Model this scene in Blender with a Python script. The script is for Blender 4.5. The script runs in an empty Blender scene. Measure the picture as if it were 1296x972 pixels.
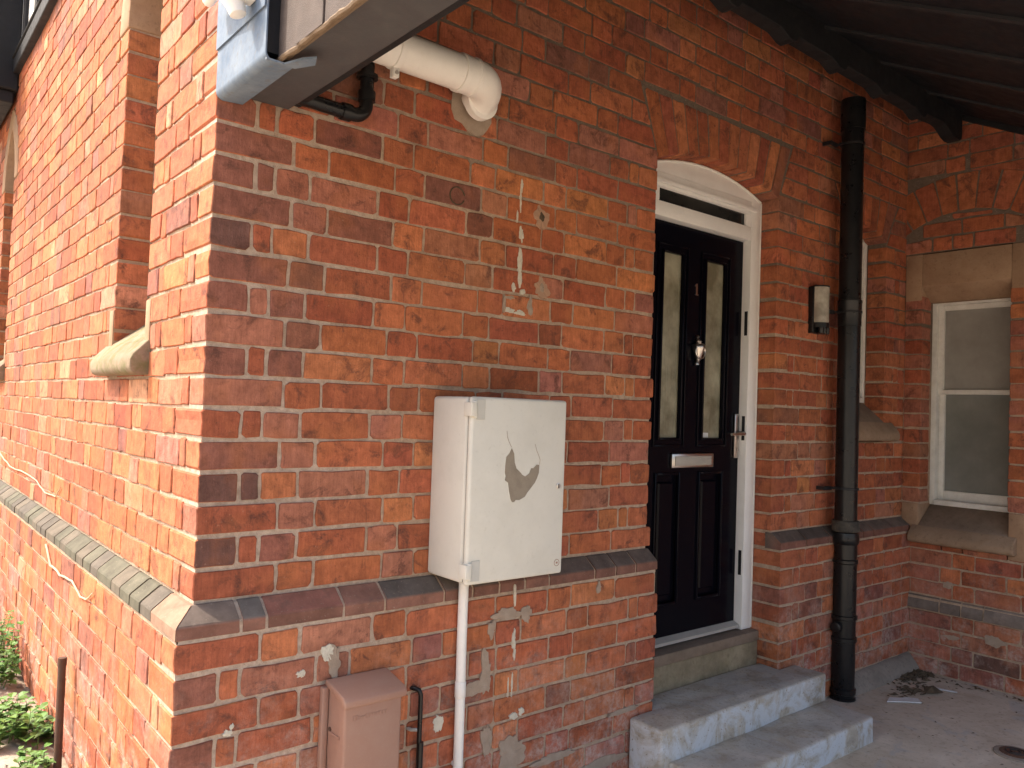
import bpy, bmesh, math, random
from mathutils import Vector, Matrix, noise
random.seed(11)
SC = bpy.context.scene
COL = SC.collection

# ------------------------------------------------------------------ camera
CAM_POS = Vector((-0.72318, -2.19912, 0.55029))
CAM_R = Vector((0.77125198, -0.63553872, 0.03550942))
CAM_U = Vector((-0.04806566, -0.00252144, 0.998841))
CAM_F = Vector((0.63471259, 0.77206488, 0.03249225))
FPX = 1007.17                       # focal length in pixels of a 1296 px wide picture
cam = bpy.data.cameras.new('camera')
cam.sensor_width = 36.0
cam.lens = 36.0 * FPX / 1296.0
cam.clip_start = 0.05
cam.clip_end = 500
camo = bpy.data.objects.new('camera', cam)
COL.objects.link(camo)
m = Matrix.Identity(4)
for i in range(3):
    m[i][0] = CAM_R[i]; m[i][1] = CAM_U[i]; m[i][2] = -CAM_F[i]; m[i][3] = CAM_POS[i]
camo.matrix_world = m
SC.camera = camo

# ------------------------------------------------------------------ sky, sun, exposure
TO_SUN = Vector((-0.47, 0.44, 0.77)).normalized()
SUN_EL = math.asin(TO_SUN.z)
SUN_AZ = math.atan2(TO_SUN.x, TO_SUN.y)          # clockwise from +Y
world = bpy.data.worlds.new('World')
SC.world = world
world.use_nodes = True
wn = world.node_tree.nodes; wl = world.node_tree.links
sky = wn.new('ShaderNodeTexSky')
sky.sky_type = 'NISHITA'
sky.sun_disc = False
sky.sun_elevation = SUN_EL
sky.sun_rotation = SUN_AZ
sky.air_density = 1.0
sky.dust_density = 6.0
sky.ozone_density = 0.0
bg = wn['Background']
bg.inputs['Strength'].default_value = 0.15
wl.new(sky.outputs[0], bg.inputs['Color'])
sun = bpy.data.lights.new('sun', 'SUN')
sun.energy = 2.1
sun.angle = math.radians(0.6)
sun.color = (1.0, 0.93, 0.82)
suno = bpy.data.objects.new('sun', sun)
COL.objects.link(suno)
suno.rotation_euler = TO_SUN.to_track_quat('Z', 'Y').to_euler()
suno.location = TO_SUN * 20
vs = SC.view_settings
vs.view_transform = 'Standard'
vs.look = 'None'
vs.gamma = 1.0
vs.exposure = 1.58
SC.display_settings.display_device = 'sRGB'
SC.render.engine = 'CYCLES'
SC.cycles.max_bounces = 8
SC.cycles.diffuse_bounces = 5

# ------------------------------------------------------------------ materials
def S2L(r, g, b):
    f = lambda c: (c/255/12.92 if c <= 10 else ((c/255+0.055)/1.055)**2.4)
    return (f(r), f(g), f(b))

class NT:
    """small helper round a node tree"""
    def __init__(s, name, rough=0.7, spec=0.3, metal=0.0):
        s.m = bpy.data.materials.new(name); s.m.use_nodes = True
        s.n = s.m.node_tree.nodes; s.l = s.m.node_tree.links
        s.b = s.n['Principled BSDF']
        s.b.inputs['Roughness'].default_value = rough
        s.b.inputs['Specular IOR Level'].default_value = spec
        s.b.inputs['Metallic'].default_value = metal
        s.pos = s.n.new('ShaderNodeNewGeometry').outputs['Position']
    def noise(s, scale, detail=5, rough=0.55, vec=None, dist=0.0, stretch=None):
        n = s.n.new('ShaderNodeTexNoise')
        n.inputs['Scale'].default_value = scale; n.inputs['Detail'].default_value = detail
        n.inputs['Roughness'].default_value = rough; n.inputs['Distortion'].default_value = dist
        v = vec or s.pos
        if stretch:
            mp = s.n.new('ShaderNodeMapping'); mp.inputs['Scale'].default_value = stretch
            s.l.new(v, mp.inputs['Vector']); v = mp.outputs[0]
        s.l.new(v, n.inputs['Vector'])
        return n.outputs['Fac']
    def ramp(s, fac, lo, hi, a=0.0, b=1.0):
        r = s.n.new('ShaderNodeMapRange'); r.clamp = True
        r.inputs['From Min'].default_value = lo; r.inputs['From Max'].default_value = hi
        r.inputs['To Min'].default_value = a; r.inputs['To Max'].default_value = b
        s.l.new(fac, r.inputs['Value'])
        return r.outputs[0]
    def mix(s, fac, a, b, mode='MIX'):
        x = s.n.new('ShaderNodeMix'); x.data_type = 'RGBA'; x.blend_type = mode
        for k, v in ((0, fac), (6, a), (7, b)):
            if hasattr(v, 'links'): s.l.new(v, x.inputs[k])
            elif k == 0: x.inputs[0].default_value = v
            else: x.inputs[k].default_value = (*v[:3], 1)
        return x.outputs[2]
    def math(s, op, a, b=0.0):
        x = s.n.new('ShaderNodeMath'); x.operation = op
        for k, v in ((0, a), (1, b)):
            if hasattr(v, 'links'): s.l.new(v, x.inputs[k])
            else: x.inputs[k].default_value = v
        return x.outputs[0]
    def attr(s, name):
        a = s.n.new('ShaderNodeAttribute'); a.attribute_name = name
        return a.outputs['Color']
    def xyz(s):
        x = s.n.new('ShaderNodeSeparateXYZ'); s.l.new(s.pos, x.inputs[0]); return x.outputs
    def color(s, c):
        if hasattr(c, 'links'): s.l.new(c, s.b.inputs['Base Color'])
        else: s.b.inputs['Base Color'].default_value = (*c[:3], 1)
    def rough(s, r): s.l.new(r, s.b.inputs['Roughness'])
    def bump(s, h, strength=0.5, dist=0.002):
        prev = s.b.inputs['Normal'].links
        b = s.n.new('ShaderNodeBump'); b.inputs['Strength'].default_value = strength
        b.inputs['Distance'].default_value = dist
        if prev: s.l.new(prev[0].from_socket, b.inputs['Normal'])
        s.l.new(h, b.inputs['Height']); s.l.new(b.outputs[0], s.b.inputs['Normal'])

def mat_brick():
    t = NT('brick', 0.86, 0.22)
    base = t.attr('tint')
    mott = t.ramp(t.noise(21, 8, 0.7), 0.32, 0.70, 0.62, 1.26)
    comb = t.n.new('ShaderNodeVectorMath'); comb.operation = 'SCALE'
    t.l.new(base, comb.inputs[0]); t.l.new(mott, comb.inputs['Scale']); c = comb.outputs[0]
    drag = t.ramp(t.noise(1.0, 5, 0.65, stretch=(150, 150, 11)), 0.38, 0.72, 0.0, 0.38)
    c = t.mix(drag, c, (0.13, 0.042, 0.026))
    smud = t.ramp(t.noise(13, 6, 0.68, dist=0.8), 0.53, 0.64, 0.0, 0.80)
    smud = t.math('MULTIPLY', smud, t.ramp(t.noise(120, 4, 0.7), 0.34, 0.58, 0.35, 1.0))
    c = t.mix(smud, c, (0.095, 0.042, 0.032))
    orange = t.ramp(t.noise(6, 3, 0.5), 0.52, 0.68, 0.0, 0.35)
    c = t.mix(orange, c, (0.50, 0.17, 0.065))
    spots = t.ramp(t.noise(260, 3, 0.6), 0.64, 0.72, 0.0, 0.7)
    c = t.mix(spots, c, (0.055, 0.028, 0.022))
    pale = t.ramp(t.noise(85, 5, 0.72), 0.61, 0.74, 0.0, 0.55)
    pale = t.math('MULTIPLY', pale, t.ramp(t.noise(5.5, 4, 0.6), 0.40, 0.62, 0.15, 1.0))
    c = t.mix(pale, c, (0.50, 0.36, 0.27))
    x, y, z = t.xyz()
    # lime bloom on the wet lower courses, with its own patchy outline
    low = t.math('MULTIPLY', t.ramp(z, -0.80, -0.10, 1.0, 0.0), t.ramp(t.noise(7, 6, 0.7), 0.45, 0.64, 0.0, 0.8))
    low = t.math('MULTIPLY', low, t.ramp(t.noise(60, 4, 0.7), 0.40, 0.60, 0.2, 1.0))
    c = t.mix(low, c, (0.50, 0.41, 0.36))
    t.color(c)
    t.bump(t.noise(1.0, 5, 0.7, stretch=(230, 230, 80)), 0.8, 0.0022)
    t.bump(t.noise(42, 6, 0.65), 0.85, 0.0045)
    return t.m

def mat_mortar():
    t = NT('mortar', 0.95, 0.12)
    n = t.noise(55, 6, 0.7)
    c = t.mix(t.ramp(n, 0.30, 0.70), (0.33, 0.235, 0.165), (0.52, 0.395, 0.29))
    x, y, z = t.xyz()
    # pale repointing at the quoin, its edge broken up by noise
    qn = t.math('ADD', x, t.math('MULTIPLY', t.noise(4.0, 4), 0.5))
    qf = t.math('MULTIPLY', t.ramp(qn, 0.60, 0.85, 1.0, 0.0), t.ramp(y, 0.05, 0.15, 1.0, 0.0))
    c = t.mix(qf, c, t.mix(t.ramp(n, 0.30, 0.70), (0.36, 0.27, 0.205), (0.58, 0.46, 0.365)))
    # old ash mortar higher up, its dark tone partly painted shade; noisy edge
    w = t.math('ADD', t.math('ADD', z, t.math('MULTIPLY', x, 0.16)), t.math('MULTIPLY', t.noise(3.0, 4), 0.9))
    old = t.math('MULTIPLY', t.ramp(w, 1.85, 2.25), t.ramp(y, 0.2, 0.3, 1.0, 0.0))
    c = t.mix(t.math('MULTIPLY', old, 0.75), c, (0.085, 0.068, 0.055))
    c = t.mix(t.ramp(t.noise(9, 5, 0.6), 0.52, 0.7, 0.0, 0.5), c, (0.26, 0.185, 0.135))
    c = t.mix(t.ramp(t.noise(180, 2), 0.66, 0.74, 0.0, 0.6), c, (0.56, 0.48, 0.39))
    t.color(c)
    t.bump(t.noise(120, 5, 0.7), 0.9, 0.004)
    t.bump(t.noise(26, 4, 0.6), 0.8, 0.006)
    return t.m

def mat_stone(name, a, b, green=0.0):
    t = NT(name, 0.9, 0.15)
    c = t.mix(t.ramp(t.noise(9, 6, 0.65), 0.3, 0.7), a, b)
    c = t.mix(t.ramp(t.noise(38, 5, 0.7), 0.55, 0.75, 0, 0.5), c, tuple(v*0.45 for v in a))
    if green: c = t.mix(t.ramp(t.noise(14, 5, 0.7), 0.45, 0.65, 0, green), c, (0.13, 0.14, 0.05))
    t.color(c)
    t.bump(t.noise(90, 5, 0.7), 0.5, 0.002); t.bump(t.noise(18, 4), 0.5, 0.005)
    return t.m

def mat_tint(name, rough=0.85):
    """colour from the mesh, weathered: plinth bricks"""
    t = NT(name, rough, 0.25)
    base = t.attr('tint')
    mott = t.ramp(t.noise(15, 6, 0.65), 0.3, 0.72, 0.68, 1.3)
    comb = t.n.new('ShaderNodeVectorMath'); comb.operation = 'SCALE'
    t.l.new(base, comb.inputs[0]); t.l.new(mott, comb.inputs['Scale']); c = comb.outputs[0]
    c = t.mix(t.ramp(t.noise(130, 3, 0.6), 0.63, 0.74, 0, 0.5), c, (0.33, 0.27, 0.22))
    c = t.mix(t.ramp(t.noise(26, 5, 0.7), 0.56, 0.74, 0, 0.45), c, (0.09, 0.075, 0.06))
    t.color(c)
    t.bump(t.noise(140, 4, 0.7), 0.5, 0.0016); t.bump(t.noise(24, 4), 0.5, 0.003)
    return t.m

def mat_paint(name, col, rough=0.45, dirt=0.25, dirtcol=(0.30, 0.25, 0.18), spec=0.35, scale=8, bump=0.12):
    t = NT(name, rough, spec)
    c = t.mix(t.ramp(t.noise(scale, 6, 0.68), 0.42, 0.75, 0, dirt), col, dirtcol)
    c = t.mix(t.ramp(t.noise(scale*16, 4, 0.6), 0.62, 0.76, 0, dirt), c, dirtcol)
    t.color(c)
    t.bump(t.noise(scale*12, 4, 0.6), bump, 0.002)
    t.rough(t.ramp(t.noise(scale*2, 4), 0.3, 0.7, rough*0.85, min(1, rough*1.2)))
    return t.m

def mat_concrete(name, a, b, paint=None, pz=None, rough=0.92):
    t = NT(name, rough, 0.2)
    c = t.mix(t.ramp(t.noise(5, 7, 0.68, dist=0.4), 0.32, 0.68), a, b)
    c = t.mix(t.ramp(t.noise(42, 5, 0.7), 0.52, 0.74, 0, 0.55), c, tuple(v*0.5 for v in a))
    if paint:
        p = t.ramp(t.noise(6.5, 7, 0.72, dist=0.7), 0.42, 0.56, 0.0, 0.85)
        g = t.n.new('ShaderNodeNewGeometry'); sx = t.n.new('ShaderNodeSeparateXYZ'); t.l.new(g.outputs['Normal'], sx.inputs[0])
        side = t.ramp(sx.outputs[2], 0.3, 0.8, 1.0, 0.28)      # treads are worn, risers keep their paint
        p = t.math('MULTIPLY', p, side)
        c = t.mix(p, c, paint)
        c = t.mix(t.ramp(t.noise(75, 4, 0.6), 0.62, 0.70, 0, 0.8), c, (0.22, 0.17, 0.12))
    t.color(c)
    t.bump(t.noise(75, 5, 0.7), 0.6, 0.003); t.bump(t.noise(11, 5), 0.5, 0.008)
    return t.m

def mat_floor():
    t = NT('porch_concrete', 0.9, 0.2)
    c = t.mix(t.ramp(t.noise(2.2, 7, 0.68, dist=0.5), 0.34, 0.66), (0.42, 0.345, 0.26), (0.62, 0.54, 0.44))
    c = t.mix(t.ramp(t.noise(3.1, 5, 0.6, dist=1.0), 0.53, 0.60, 0, 0.55), c, (0.40, 0.40, 0.39))
    c = t.mix(t.ramp(t.noise(34, 5, 0.7), 0.54, 0.72, 0, 0.5), c, (0.13, 0.10, 0.07))
    c = t.mix(t.ramp(t.noise(140, 3), 0.66, 0.74, 0, 0.55), c, (0.50, 0.46, 0.40))
    t.color(c)
    t.bump(t.noise(60, 5, 0.7), 0.5, 0.003); t.bump(t.noise(7, 5), 0.6, 0.01)
    return t.m

def mat_glass(name, a, b, rough=0.12, bump=0.0, scale=4):
    t = NT(name, rough, 0.5)
    c = t.mix(t.ramp(t.noise(scale, 4, 0.6), 0.35, 0.7), a, b)
    t.color(c)
    if bump:
        t.bump(t.noise(1.0, 4, 0.6, stretch=(130, 130, 16)), bump, 0.004)
    return t.m

def mat_metal(name, col, rough=0.3):
    t = NT(name, rough, 0.5, 1.0)
    t.color(t.mix(t.ramp(t.noise(40, 4), 0.4, 0.8, 0, 0.3), col, tuple(v*0.5 for v in col)))
    t.bump(t.noise(200, 3), 0.05, 0.001)
    return t.m

def mat_leaf():
    t = NT('leaf', 0.55, 0.35)
    t.color(t.mix(t.ramp(t.noise(30, 3), 0.3, 0.7), t.attr('tint'), (0.10, 0.20, 0.035)))
    t.b.inputs['Transmission Weight'].default_value = 0.0
    t.b.inputs['Subsurface Weight'].default_value = 0.0
    return t.m

def mat_lead():
    t = NT('lead', 0.68, 0.2, 0.1)
    c = t.mix(t.ramp(t.noise(9, 6, 0.7), 0.3, 0.7), (0.10, 0.145, 0.215), (0.21, 0.255, 0.31))
    c = t.mix(t.ramp(t.noise(60, 4), 0.55, 0.75, 0, 0.5), c, (0.16, 0.15, 0.14))
    t.color(c); t.bump(t.noise(16, 3), 0.25, 0.006)
    return t.m

M = dict(
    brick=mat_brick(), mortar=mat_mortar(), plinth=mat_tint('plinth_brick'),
    sand=mat_stone('sandstone', (0.30, 0.185, 0.115), (0.40, 0.265, 0.17)),
    sandg=mat_stone('sandstone_mossy', (0.21, 0.16, 0.11), (0.30, 0.23, 0.16), 0.75),
    cap=mat_stone('sandstone_dark', (0.19, 0.14, 0.10), (0.27, 0.20, 0.15)),
    nose=mat_stone('sandstone_nose', (0.27, 0.185, 0.12), (0.36, 0.255, 0.175)),
    thresh=mat_stone('threshold_stone', (0.20, 0.155, 0.10), (0.36, 0.29, 0.19), 0.15),
    white=mat_paint('white_frame', (0.80, 0.785, 0.75), 0.4, 0.12),
    oldwhite=mat_paint('old_white_paint', (0.79, 0.77, 0.71), 0.5, 0.3, scale=14, bump=0.3),
    cabinet=mat_paint('cabinet_white', (0.66, 0.64, 0.57), 0.5, 0.36, (0.47, 0.45, 0.38), scale=5),
    bare=mat_paint('cabinet_bare', (0.28, 0.235, 0.18), 0.75, 0.5, (0.17, 0.14, 0.11), scale=22),
    pvc=mat_paint('white_plastic', (0.80, 0.77, 0.72), 0.35, 0.14, scale=7),
    brown=mat_paint('brown_plastic', (0.33, 0.185, 0.135), 0.55, 0.4, (0.40, 0.28, 0.22), scale=9),
    blackp=mat_paint('black_plastic', (0.008, 0.008, 0.009), 0.3, 0.3, (0.03, 0.027, 0.024), scale=12, bump=0.015),
    iron=mat_paint('black_iron', (0.013, 0.013, 0.015), 0.5, 0.4, (0.04, 0.03, 0.025), scale=18, bump=0.3),
    door=mat_paint('black_door', (0.003, 0.003, 0.006), 0.22, 0.06, (0.012, 0.012, 0.014), scale=9, bump=0.02, spec=0.10),
    timber=mat_paint('black_timber', (0.011, 0.011, 0.013), 0.65, 0.5, (0.022, 0.021, 0.021), scale=10, bump=0.4),
    soffit=mat_paint('dark_soffit', (0.007, 0.008, 0.012), 0.6, 0.5, (0.014, 0.014, 0.018), scale=7, bump=0.3),
    eaves=mat_paint('eaves_soffit', (0.065, 0.063, 0.068), 0.6, 0.4, (0.10, 0.095, 0.09), scale=9, bump=0.3),
    felt=mat_paint('roof_felt', (0.085, 0.066, 0.058), 0.95, 0.7, (0.14, 0.112, 0.10), scale=26, bump=0.9),
    ply=mat_paint('ply_edge', (0.20, 0.14, 0.09), 0.9, 0.6, (0.12, 0.085, 0.06), scale=30, bump=0.9),
    lead=mat_lead(), chrome=mat_metal('satin_chrome', (0.62, 0.58, 0.54), 0.28), alu=mat_paint('brushed_alu', (0.40, 0.365, 0.32), 0.45, 0.3, (0.28, 0.25, 0.21), scale=14, bump=0.05),
    rust=mat_paint('rusty_iron', (0.09, 0.05, 0.035), 0.85, 0.6, (0.16, 0.075, 0.04), scale=40, bump=0.6),
    step=mat_concrete('step_concrete', (0.30, 0.26, 0.205), (0.52, 0.46, 0.38), (0.56, 0.59, 0.62)),
    base=mat_concrete('base_render', (0.20, 0.17, 0.14), (0.33, 0.28, 0.23)),
    floor=mat_floor(),
    soil=mat_concrete('soil', (0.27, 0.22, 0.165), (0.47, 0.405, 0.32)),
    frost=mat_glass('frosted_glass', (0.27, 0.26, 0.235), (0.38, 0.37, 0.335), 0.25),
    frost2=mat_glass('frosted_glass_low', (0.18, 0.19, 0.17), (0.26, 0.265, 0.24), 0.22),
    stip=mat_glass('stippled_glass', (0.16, 0.145, 0.095), (0.38, 0.36, 0.26), 0.16, 0.7, 6),
    dark=mat_glass('dark_glass', (0.02, 0.02, 0.02), (0.04, 0.038, 0.034), 0.08),
    lampg=mat_glass('lamp_glass', (0.26, 0.235, 0.19), (0.50, 0.46, 0.38), 0.22, 0.15, 14),
    collar=mat_paint('dusty_rubber', (0.035, 0.032, 0.028), 0.8, 0.8, (0.16, 0.135, 0.10), scale=22),
    batten=mat_paint('dark_batten', (0.026, 0.026, 0.030), 0.6, 0.4, (0.04, 0.04, 0.042), scale=9),
    render=mat_paint('white_render', (0.80, 0.79, 0.76), 0.8, 0.15, scale=4),
    litter=mat_paint('leaf_litter', (0.075, 0.052, 0.032), 0.95, 0.7, (0.17, 0.125, 0.08), scale=40, bump=1.0),
    filler=mat_paint('filler', (0.62, 0.58, 0.48), 0.95, 0.5, (0.36, 0.29, 0.21), scale=40, bump=1.0),
    smear=mat_paint('mortar_smear', (0.34, 0.26, 0.195), 0.95, 0.7, (0.46, 0.37, 0.29), scale=30, bump=1.0),
    plug=mat_paint('plugged_hole', (0.44, 0.265, 0.17), 0.95, 0.6, (0.33, 0.22, 0.155), scale=30, bump=1.0),
    hinge=mat_paint('hinge_grey', (0.55, 0.54, 0.49), 0.5, 0.3, (0.4, 0.38, 0.33), scale=9),
    vine=mat_paint('dry_stem', (0.50, 0.38, 0.25), 0.9, 0.4, scale=30, bump=0.5),
    leaf=mat_leaf(), paper=mat_paint('pale_shard', (0.62, 0.62, 0.62), 0.6, 0.3, scale=20),
    inside=mat_paint('dark_inside', (0.03, 0.028, 0.025), 0.9, 0.2),
    slate=mat_paint('roof_slate', (0.07, 0.07, 0.08), 0.7, 0.4, scale=5),
)

# ------------------------------------------------------------------ mesh helpers
BASE = {}
def link(o): COL.objects.link(o); return o
def tag(o, label=None, cat=None, group=None, kind=None):
    if label: o['label'] = label
    if cat: o['category'] = cat
    if group: o['group'] = group
    if kind: o['kind'] = kind
    return o
def thing(name, loc, label, cat, group=None):
    o = bpy.data.objects.new(name, None); link(o)
    o.location = loc; o.empty_display_size = 0.1
    BASE[o.name] = Vector(loc)
    return tag(o, label, cat, group)

class MB:
    def __init__(s): s.v = []; s.f = []; s.c = []
    def add(s, v, f, col=None):
        k = len(s.v); s.v += [Vector(p) for p in v]; s.f += [[i+k for i in q] for q in f]
        if col is not None: s.c += list(col) if isinstance(col, list) else [col]*len(v)
        return s
    def box(s, x0, x1, y0, y1, z0, z1):
        v = [(x, y, z) for z in (z0, z1) for y in (y0, y1) for x in (x0, x1)]
        return s.add(v, [(0,2,3,1),(4,5,7,6),(0,1,5,4),(2,6,7,3),(0,4,6,2),(1,3,7,5)])
    def prism(s, poly, axis, a, b):
        """poly: 2D points; axis 0: (y,z), 1: (x,z), 2: (x,y), extruded from a to b"""
        def P(p, t):
            return (t, p[0], p[1]) if axis == 0 else ((p[0], t, p[1]) if axis == 1 else (p[0], p[1], t))
        n = len(poly)
        v = [P(p, a) for p in poly] + [P(p, b) for p in poly]
        f = [list(range(n))[::-1], list(range(n, 2*n))] + [(i, (i+1) % n, n+(i+1) % n, n+i) for i in range(n)]
        return s.add(v, f)
    def tube(s, pts, r, n=16, caps=True):
        pts = [Vector(p) for p in pts]; rs = r if isinstance(r, (list, tuple)) else [r]*len(pts)
        t0 = (pts[1]-pts[0]).normalized()
        ref = Vector((0, 0, 1)) if abs(t0.z) < 0.9 else Vector((1, 0, 0))
        u = t0.cross(ref).normalized(); v = []
        for i, p in enumerate(pts):
            t = (pts[min(i+1, len(pts)-1)]-pts[max(i-1, 0)])
            if t.length < 1e-9: t = t0
            t = t.normalized(); u = (u-t*u.dot(t)).normalized(); w = t.cross(u)
            v += [p+(u*math.cos(a)+w*math.sin(a))*rs[i] for a in [2*math.pi*k/n for k in range(n)]]
        f = [(i*n+k, i*n+(k+1) % n, (i+1)*n+(k+1) % n, (i+1)*n+k) for i in range(len(pts)-1) for k in range(n)]
        if caps: f += [list(range(n))[::-1], list(range((len(pts)-1)*n, len(pts)*n))]
        return s.add(v, f)
    def lathe(s, prof, c, n=20, axis=Vector((0, 0, 1))):
        """prof: (r, h) along an axis through c"""
        pts = [Vector(c)+axis*h for r, h in prof]; ref = Vector((1, 0, 0)) if abs(axis.x) < 0.9 else Vector((0, 1, 0))
        u = axis.cross(ref).normalized(); w = axis.cross(u); v = []
        for p, (r, h) in zip(pts, prof):
            v += [p+(u*math.cos(a)+w*math.sin(a))*max(r, 1e-4) for a in [2*math.pi*k/n for k in range(n)]]
        m = len(prof)
        f = [(i*n+k, i*n+(k+1) % n, (i+1)*n+(k+1) % n, (i+1)*n+k) for i in range(m-1) for k in range(n)]
        f += [list(range(n))[::-1], list(range((m-1)*n, m*n))]
        return s.add(v, f)
    def build(s, name, mat, parent=None, bevel=0.0, segs=2, smooth=None, origin=None, label=None, kind=None, jitter=0.0, recalc=True):
        base = Vector((0, 0, 0)); root = parent
        if parent is not None:
            while root.parent is not None: root = root.parent
            base = BASE[root.name]
        off = Vector(origin) if origin is not None else base
        me = bpy.data.meshes.new(name)
        me.from_pydata([tuple(p-off) for p in s.v], [], s.f)
        if s.c:
            a = me.color_attributes.new('tint', 'FLOAT_COLOR', 'POINT')
            flat = []
            for c in s.c: flat += [c[0], c[1], c[2], 1.0]
            a.data.foreach_set('color', flat)
        if bevel or recalc or jitter:
            bm = bmesh.new(); bm.from_mesh(me)
            if recalc: bmesh.ops.recalc_face_normals(bm, faces=bm.faces)
            if bevel:
                ed = [e for e in bm.edges if len(e.link_faces) == 2 and e.calc_face_angle(0) > 0.5]
                bmesh.ops.bevel(bm, geom=ed, offset=bevel, segments=segs, profile=0.5, affect='EDGES', clamp_overlap=True)
            if jitter:
                bmesh.ops.subdivide_edges(bm, edges=[e for e in bm.edges if e.calc_length() > 0.08], cuts=5, use_grid_fill=True)
                for q in bm.verts:
                    p = q.co*9
                    q.co += noise.noise_vector(p)*jitter
            bm.to_mesh(me); bm.free()
        o = bpy.data.objects.new(name, me); link(o)
        me.materials.append(mat)
        if parent is not None:
            o.parent = parent
            if origin is not None: o.location = Vector(origin)-base
        elif origin is not None: o.location = origin
        if smooth:
            me.polygons.foreach_set('use_smooth', [True]*len(me.polygons))
            try: me.set_sharp_from_angle(angle=math.radians(smooth))
            except Exception: pass
        if label: o['label'] = label
        if kind: o['kind'] = kind
        return o
def arc_pts(c, r, a0, a1, n, e1, e2):
    c = Vector(c)
    return [c+(Vector(e1)*math.cos(a0+(a1-a0)*i/n)+Vector(e2)*math.sin(a0+(a1-a0)*i/n))*r for i in range(n+1)]

# ------------------------------------------------------------------ ground
G0 = -0.88                                  # porch floor level
def gh(x, y):
    """height of the ground: level with the porch in front, rising gently along the side wall"""
    t = max(0.0, min(1.0, (y+0.6)/1.6)); t = t*t*(3-2*t)
    s = max(0.0, min(1.0, (0.25-x)/0.5)); s = s*s*(3-2*s)
    up = 0.125 + 0.035*max(0, min(4, y-1.0))
    return -0.90 + s*t*up + 0.012*noise.noise(Vector((x*3, y*3, 0)))*(1 if abs(x) < 8 and abs(y) < 12 else 0)
g = MB()
xs = [-400, -150, -60, -25, -12, -6, -3.5] + [-2.4+0.15*i for i in range(19)] + [1, 3, 6, 15, 40, 120, 400]
ys = [-400, -150, -60, -25, -12, -6, -3, -1.5] + [-0.9+0.15*i for i in range(40)] + [6, 9, 15, 40, 120, 400]
for y in ys:
    for x in xs: g.v.append(Vector((x, y, gh(x, y))))
nx = len(xs)
for j in range(len(ys)-1):
    for i in range(nx-1): g.f.append([j*nx+i, j*nx+i+1, (j+1)*nx+i+1, (j+1)*nx+i])
tag(g.build('ground', M['soil'], smooth=60), kind='structure')
fl = MB()
n1, n2 = 26, 24
for j in range(n2+1):
    for i in range(n1+1):
        x = -0.02+4.2*i/n1; y = 0.05-3.2*j/n2
        fl.v.append(Vector((x, y, G0+0.004*noise.noise(Vector((x*2, y*2, 3))))))
for j in range(n2):
    for i in range(n1):
        a = j*(n1+1)+i; fl.f.append([a, a+n1+1, a+n1+2, a+1])
tag(fl.build('porch_floor', M['floor'], smooth=60), kind='structure')

# ------------------------------------------------------------------ the house
UNIT = 0.116; CH = 0.08786; BED = 0.0115; PERP = 0.0105; PLO = 0.057; REC = 0.0050
L_WING = 4.13
house = thing('brick_house', (0, 0, -0.9), 'red brick house with black front door, stone window sills and sloping brick plinth', 'house')

PAL = dict(o=(0.52, 0.180, 0.080), r=(0.46, 0.142, 0.066), d=(0.385, 0.112, 0.058), p=(0.42, 0.165, 0.105),
           b=(0.29, 0.115, 0.080), k=(0.17, 0.085, 0.068), y=(0.56, 0.255, 0.145))
def pick(rng, w):
    ks = list(w); t = rng.random()*sum(w.values())
    for k in ks:
        t -= w[k]
        if t <= 0: break
    c = PAL[k]; v = rng.uniform(0.86, 1.14)
    return (c[0]*v*rng.uniform(.95, 1.05), c[1]*v*rng.uniform(.92, 1.08), c[2]*v*rng.uniform(.9, 1.1))

class Wall:
    """frame of a wall face: point(a, z, out): a along the wall, out = outwards of the face"""
    def __init__(s, o, u, n): s.o = Vector(o); s.u = Vector(u); s.n = Vector(n)
    def P(s, a, z, out=0.0): return s.o+s.u*a+s.n*out+Vector((0, 0, z))
W_DOOR = Wall((0, 0, 0), (1, 0, 0), (0, -1, 0))
W_DOORB = Wall((0, -PLO, 0), (1, 0, 0), (0, -1, 0))
W_SIDE = Wall((0, 0, 0), (0, 1, 0), (-1, 0, 0))
W_SIDEB = Wall((-PLO, 0, 0), (0, 1, 0), (-1, 0, 0))
W_WING = Wall((L_WING, 0, 0), (0, -1, 0), (-1, 0, 0))

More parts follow.
